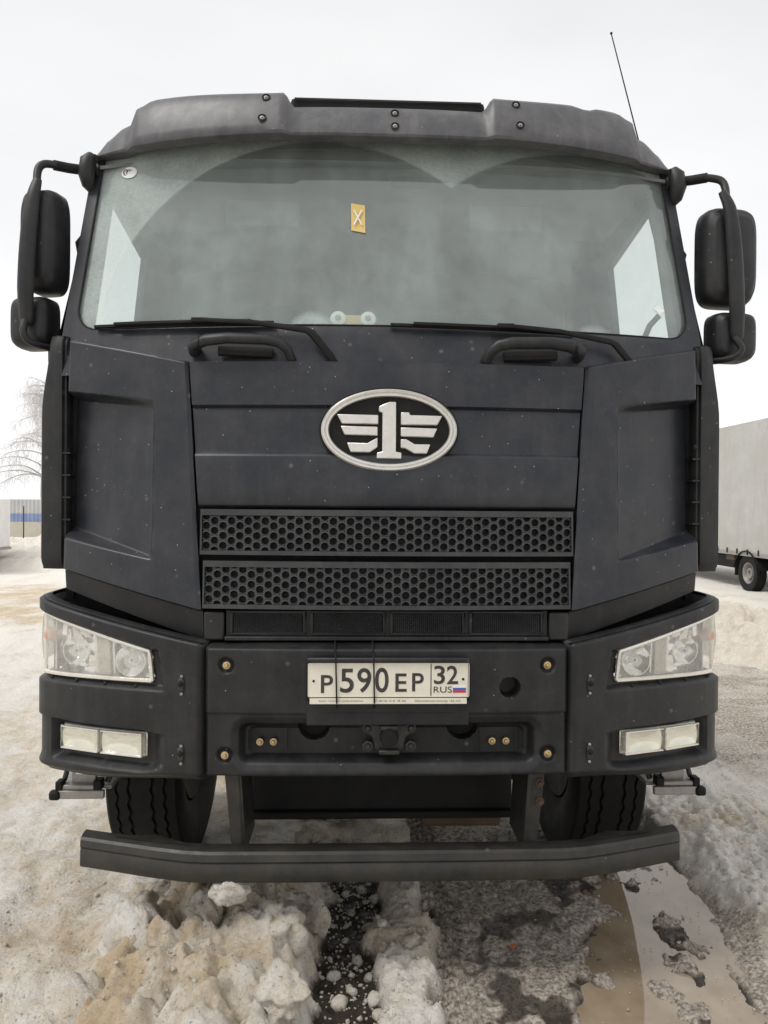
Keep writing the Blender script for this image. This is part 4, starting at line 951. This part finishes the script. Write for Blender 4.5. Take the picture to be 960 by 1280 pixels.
# white low trailer at the left edge
D = 18.4
bt = thing('white_box_trailer', 'low white box trailer with red stripe at far left edge', 'trailer', (0, 0, 0))
X1 = -9.0; Y1 = 15.6
MB().box(X1-3.6, X1, Y1, Y1+1.9, .58, 1.80).build('box_body', WOUT, bt, bevel=.02)
MB().box(X1-.13, X1-.05, Y1-.006, Y1-.001, 1.05, 1.62).build('red_marking', RED, bt)
MB().box(X1-3.6, X1+.02, Y1-.02, Y1+1.92, .52, .58).build('body_sill', STEEL, bt)
MB().box(X1-1.5, X1-.02, Y1-.06, Y1, .26, .36).build('bumper_rail', DARK, bt)
MB().box(X1-3.4, X1-.4, Y1+.3, Y1+1.6, .38, .52).build('chassis_beam', DARK, bt)
for x in (X1-.8, X1-2.6):
    for y in (Y1+.2, Y1+1.7): MB().lathe([(r*.6, h*.6) for r, h in prof_t], (x, y, .32), (0, 1, 0), 32).build('wheel', RUB, bt)
# yard fence of sheet metal far left
fn = thing('yard_fence', 'pale grey sheet fence with a blue band behind the snow bank', 'fence', (0, 0, 0))
FG = pm('pale_grey_sheet', (.42, .42, .43), .6, dust=.4, dcol=(.55, .54, .52), scale=2, streak=.3); FB = pm('blue_sheet', (.17, .23, .40), .6, dust=.4, dcol=(.4, .42, .46), scale=2); FC = pm('concrete_base', (.46, .43, .36), .85, dust=.3, dcol=(.3, .28, .24), scale=3)
FY = 37.5
def corr(x0, x1, z0, z1, y):
    xs = np.arange(x0, x1+.001, .05); return MB().slab([[(x, y+.02*(1 if k % 4 < 2 else -1), z) for k, x in enumerate(xs)] for z in (z0, z1)], (0, .01, 0))
for k in range(14):
    x = -31+k*2.5
    corr(x+.02, x+2.48, 1.22, 1.96, FY).build('fence_panel', FG, fn); corr(x+.02, x+2.48, .80, 1.22, FY-.03).build('fence_panel', FB, fn)
    MB().box(x, x+2.5, FY-.06, FY+.08, -.1, .80).build('fence_plinth', FC, fn); MB().box(x-.03, x+.03, FY-.09, FY-.02, .1, 2.0).build('fence_post', STRUT, fn)
pole = MB().tube([(-15.3, 33, 0), (-15.3, 33, 1.62)], .03, 8).build('marker_post', STRUT); pole['label'] = 'thin dark post standing before the blue fence band'; pole['category'] = 'post'
# hoar-frosted birch
TWIG = pm('frosted_twigs', (.66, .64, .63), .8); BARK = pm('birch_bark', (.45, .43, .40), .8, dust=.5, dcol=(.06, .06, .06), scale=3)
def birch(x, y, h, seed, lab):
    rd = random.Random(seed); root = thing('birch_tree', lab, 'tree', (x, y, 0)); tw = MB(); lb = MB()
    tpts = [Vector((.25*math.sin(k*.8+seed), .2*math.cos(k*.7), h*k/8)) for k in range(9)]
    MB().tube(tpts, [.20*(1-.85*k/8)+.02 for k in range(9)], 8).build('trunk', BARK, root)
    for i in range(60):
        t = rd.uniform(.36, .98); p = tpts[int(t*8)].lerp(tpts[min(8, int(t*8)+1)], t*8 % 1); a = rd.uniform(0, 6.28); ln = (1.15-t)*h*.33+.7
        d = Vector((math.cos(a), math.sin(a), rd.uniform(.5, 1.1))).normalized(); pts = [p]
        for k in range(7):
            d = (d+Vector((rd.gauss(0, .13), rd.gauss(0, .13), -.16))).normalized(); pts.append(pts[-1]+d*ln/7)
        lb.tube(pts, [.05*(1-k/8)*(1.2-t)+.008 for k in range(8)], 5)
        for k in range(2, 8):
            for q in range(3):
                o = pts[k]; e = Vector((rd.gauss(0, .6), rd.gauss(0, .6), rd.uniform(-.1, .5))).normalized(); br = [o]
                for m in range(5):
                    e = (e+Vector((0, 0, -.30))+Vector((rd.gauss(0, .18), rd.gauss(0, .18), 0))).normalized(); br.append(br[-1]+e*rd.uniform(.12, .24))
                tw.tube(br, [.011, .010, .009, .008, .007, .005], 3, cap=False)
                for m in (2, 3, 4):
                    f = br[m]; g1 = f+Vector((rd.gauss(0, .12), rd.gauss(0, .12), -.12)); g2 = g1+Vector((rd.gauss(0, .05), rd.gauss(0, .05), -.25)); tw.tube([f, g1, g2], [.008, .007, .005], 3, cap=False)
    lb.build('limbs', BARK, root); tw.build('crown', TWIG, root, recalc=False)
birch(-17.6, 41.5, 8.8, 3, 'frosted bare birch with drooping twigs beyond the yard fence')

# ================================================================== LOOSE SNOW
def cl(px, py, z, size, seed, lab, sq=(1, 1, .8), group=None, mat=SNOW, dz=.3, sub=4):
    p = gpt(px, py, z); t = {'label': lab, 'category': 'snow lump'}
    if group: t['group'] = group
    return chunk('snow_lump', (p.x, p.y, max(gz(p.x, p.y), -.02)+size*dz if z is None or group else z), size, seed, mat, t, sq, sub)
cl(166, 1172, .17, .105, 5, 'large pale wedge-shaped snow lump on the left of the heap', (.85, .9, 1.05), mat=SNOWW)
cl(288, 1112, .36, .058, 8, 'small white snow lump resting against the underside of the bumper bar', (1.15, .8, .8), mat=SNOWW)
cl(105, 1272, .09, .11, 9, 'rounded snow lump at the bottom left of the heap', (1.5, 1, .6))
cl(290, 1240, .14, .11, 12, 'broad brownish snow lump at the bottom of the heap', (1.3, 1, .7))
cl(232, 1255, .17, .055, 13, 'upright pale snow sliver at the bottom of the heap', (.7, .8, 1.5), mat=SNOWW)
cl(255, 1140, .20, .08, 14, 'brown snow lump in the middle of the heap', (1, .9, .9))
cl(350, 1160, .19, .10, 15, 'brown pitted snow lump at the top right of the heap', (.9, 1, .9))
cl(400, 1150, .14, .06, 16, 'tall snow lump on the right flank of the heap', (.6, .8, 1.5))
cl(350, 1245, .18, .085, 17, 'grey-brown snow lump low on the right of the heap', (1, 1, .85))
cl(215, 1205, .16, .05, 18, 'fist-sized snow lump left of the heap', (1, 1, .8))
G1 = 'snow lumps in the wet gap'
for k, (px, py, sz) in enumerate(((425, 1255, .032), (440, 1240, .02), (462, 1222, .022), (470, 1252, .03), (447, 1200, .024), (432, 1175, .018), (460, 1160, .026), (478, 1185, .022), (440, 1140, .018), (468, 1125, .03), (452, 1112, .022), (432, 1118, .020), (474, 1270, .024), (418, 1220, .025))):
    cl(px, py, -.01, sz, 40+k, 'small pale snow lump in the dark wet gap beside the heap', group=G1, mat=SNOWW if k % 2 else SNOW, sub=2)
G2 = 'snow lumps under the truck'
for k in range(26):
    rd = random.Random(k); x = rd.uniform(-.5, .12) if k < 20 else rd.uniform(-.7, .1); y = rd.uniform(1.15, 2.0); s = rd.uniform(.04, .085)
    chunk('snow_lump', (x, y, gz(x, y)+s*.4), s, 80+k, SNOW, {'label': 'grey snow lump lying in the shade under the front axle', 'category': 'snow lump', 'group': G2}, (1, 1, .85), 2)
# crumbs nobody could count
cr_ = MB(); bmc = bmesh.new(); bmesh.ops.create_icosphere(bmc, subdivisions=1, radius=1); IV = [v.co.copy() for v in bmc.verts]; IF = [tuple(v.index for v in f.verts) for f in bmc.faces]; bmc.free()
rd = random.Random(5); pts = []
for _ in range(2000):
    z_ = rd.random()
    if z_ < .30: x, y = rd.uniform(-.23, .01), rd.uniform(-.3, 1.2)
    elif z_ < .45: x, y = rd.uniform(0, .22), rd.uniform(-.3, 1.2)
    elif z_ < .70: x, y = rd.uniform(1.42, 2.3), rd.uniform(-.2, 3.2)
    elif z_ < .90: x, y = rd.uniform(-1.5, -.2), rd.uniform(-.4, .9)
    else: x, y = rd.uniform(.6, 1.4), rd.uniform(-.3, 1.)
    pts.append((x, y, rd.uniform(.002, .007 if z_ < .9 else .0035)*(2 if rd.random() < .12 else 1)))
hz = zones(np.array([p[0] for p in pts]), np.array([p[1] for p in pts]))[0]
for (x, y, s), z in zip(pts, hz):
    j = [rd.uniform(.45, 1.35) for _ in IV]; cr_.add([(x+v.x*s*q, y+v.y*s*q, max(z, -.016)+s*.3+v.z*s*q*.8) for v, q in zip(IV, j)], IF)
cr_.build('snow_crumbs', SNOW, recalc=False, ang=180, kind='stuff', label='snow crumbs scattered over the slush', category='snow')
lf = MB().add([(.42+.022*math.cos(a)*(1 if k % 2 else .5), .37+.02*math.sin(a)*(1 if k % 2 else .5), .012+.003*math.sin(3*a)) for k, a in enumerate(np.linspace(0, 2*math.pi, 10, endpoint=False))], [tuple(range(10))])
LEAF = pm('orange_leaf', (.42, .12, .05), .6)
p = gpt(640, 1181, .01); lo_ = MB().slab([[(p.x+.016*u, p.y+.013*v*(1-u*u*.6), gz(p.x, p.y)+.014+.004*u*v) for u in np.linspace(-1, 1, 7)] for v in np.linspace(-1, 1, 5)], (0, 0, .001)).build('fallen_leaf', LEAF)
lo_['label'] = 'tiny orange leaf lying on the grey slush'; lo_['category'] = 'leaf'
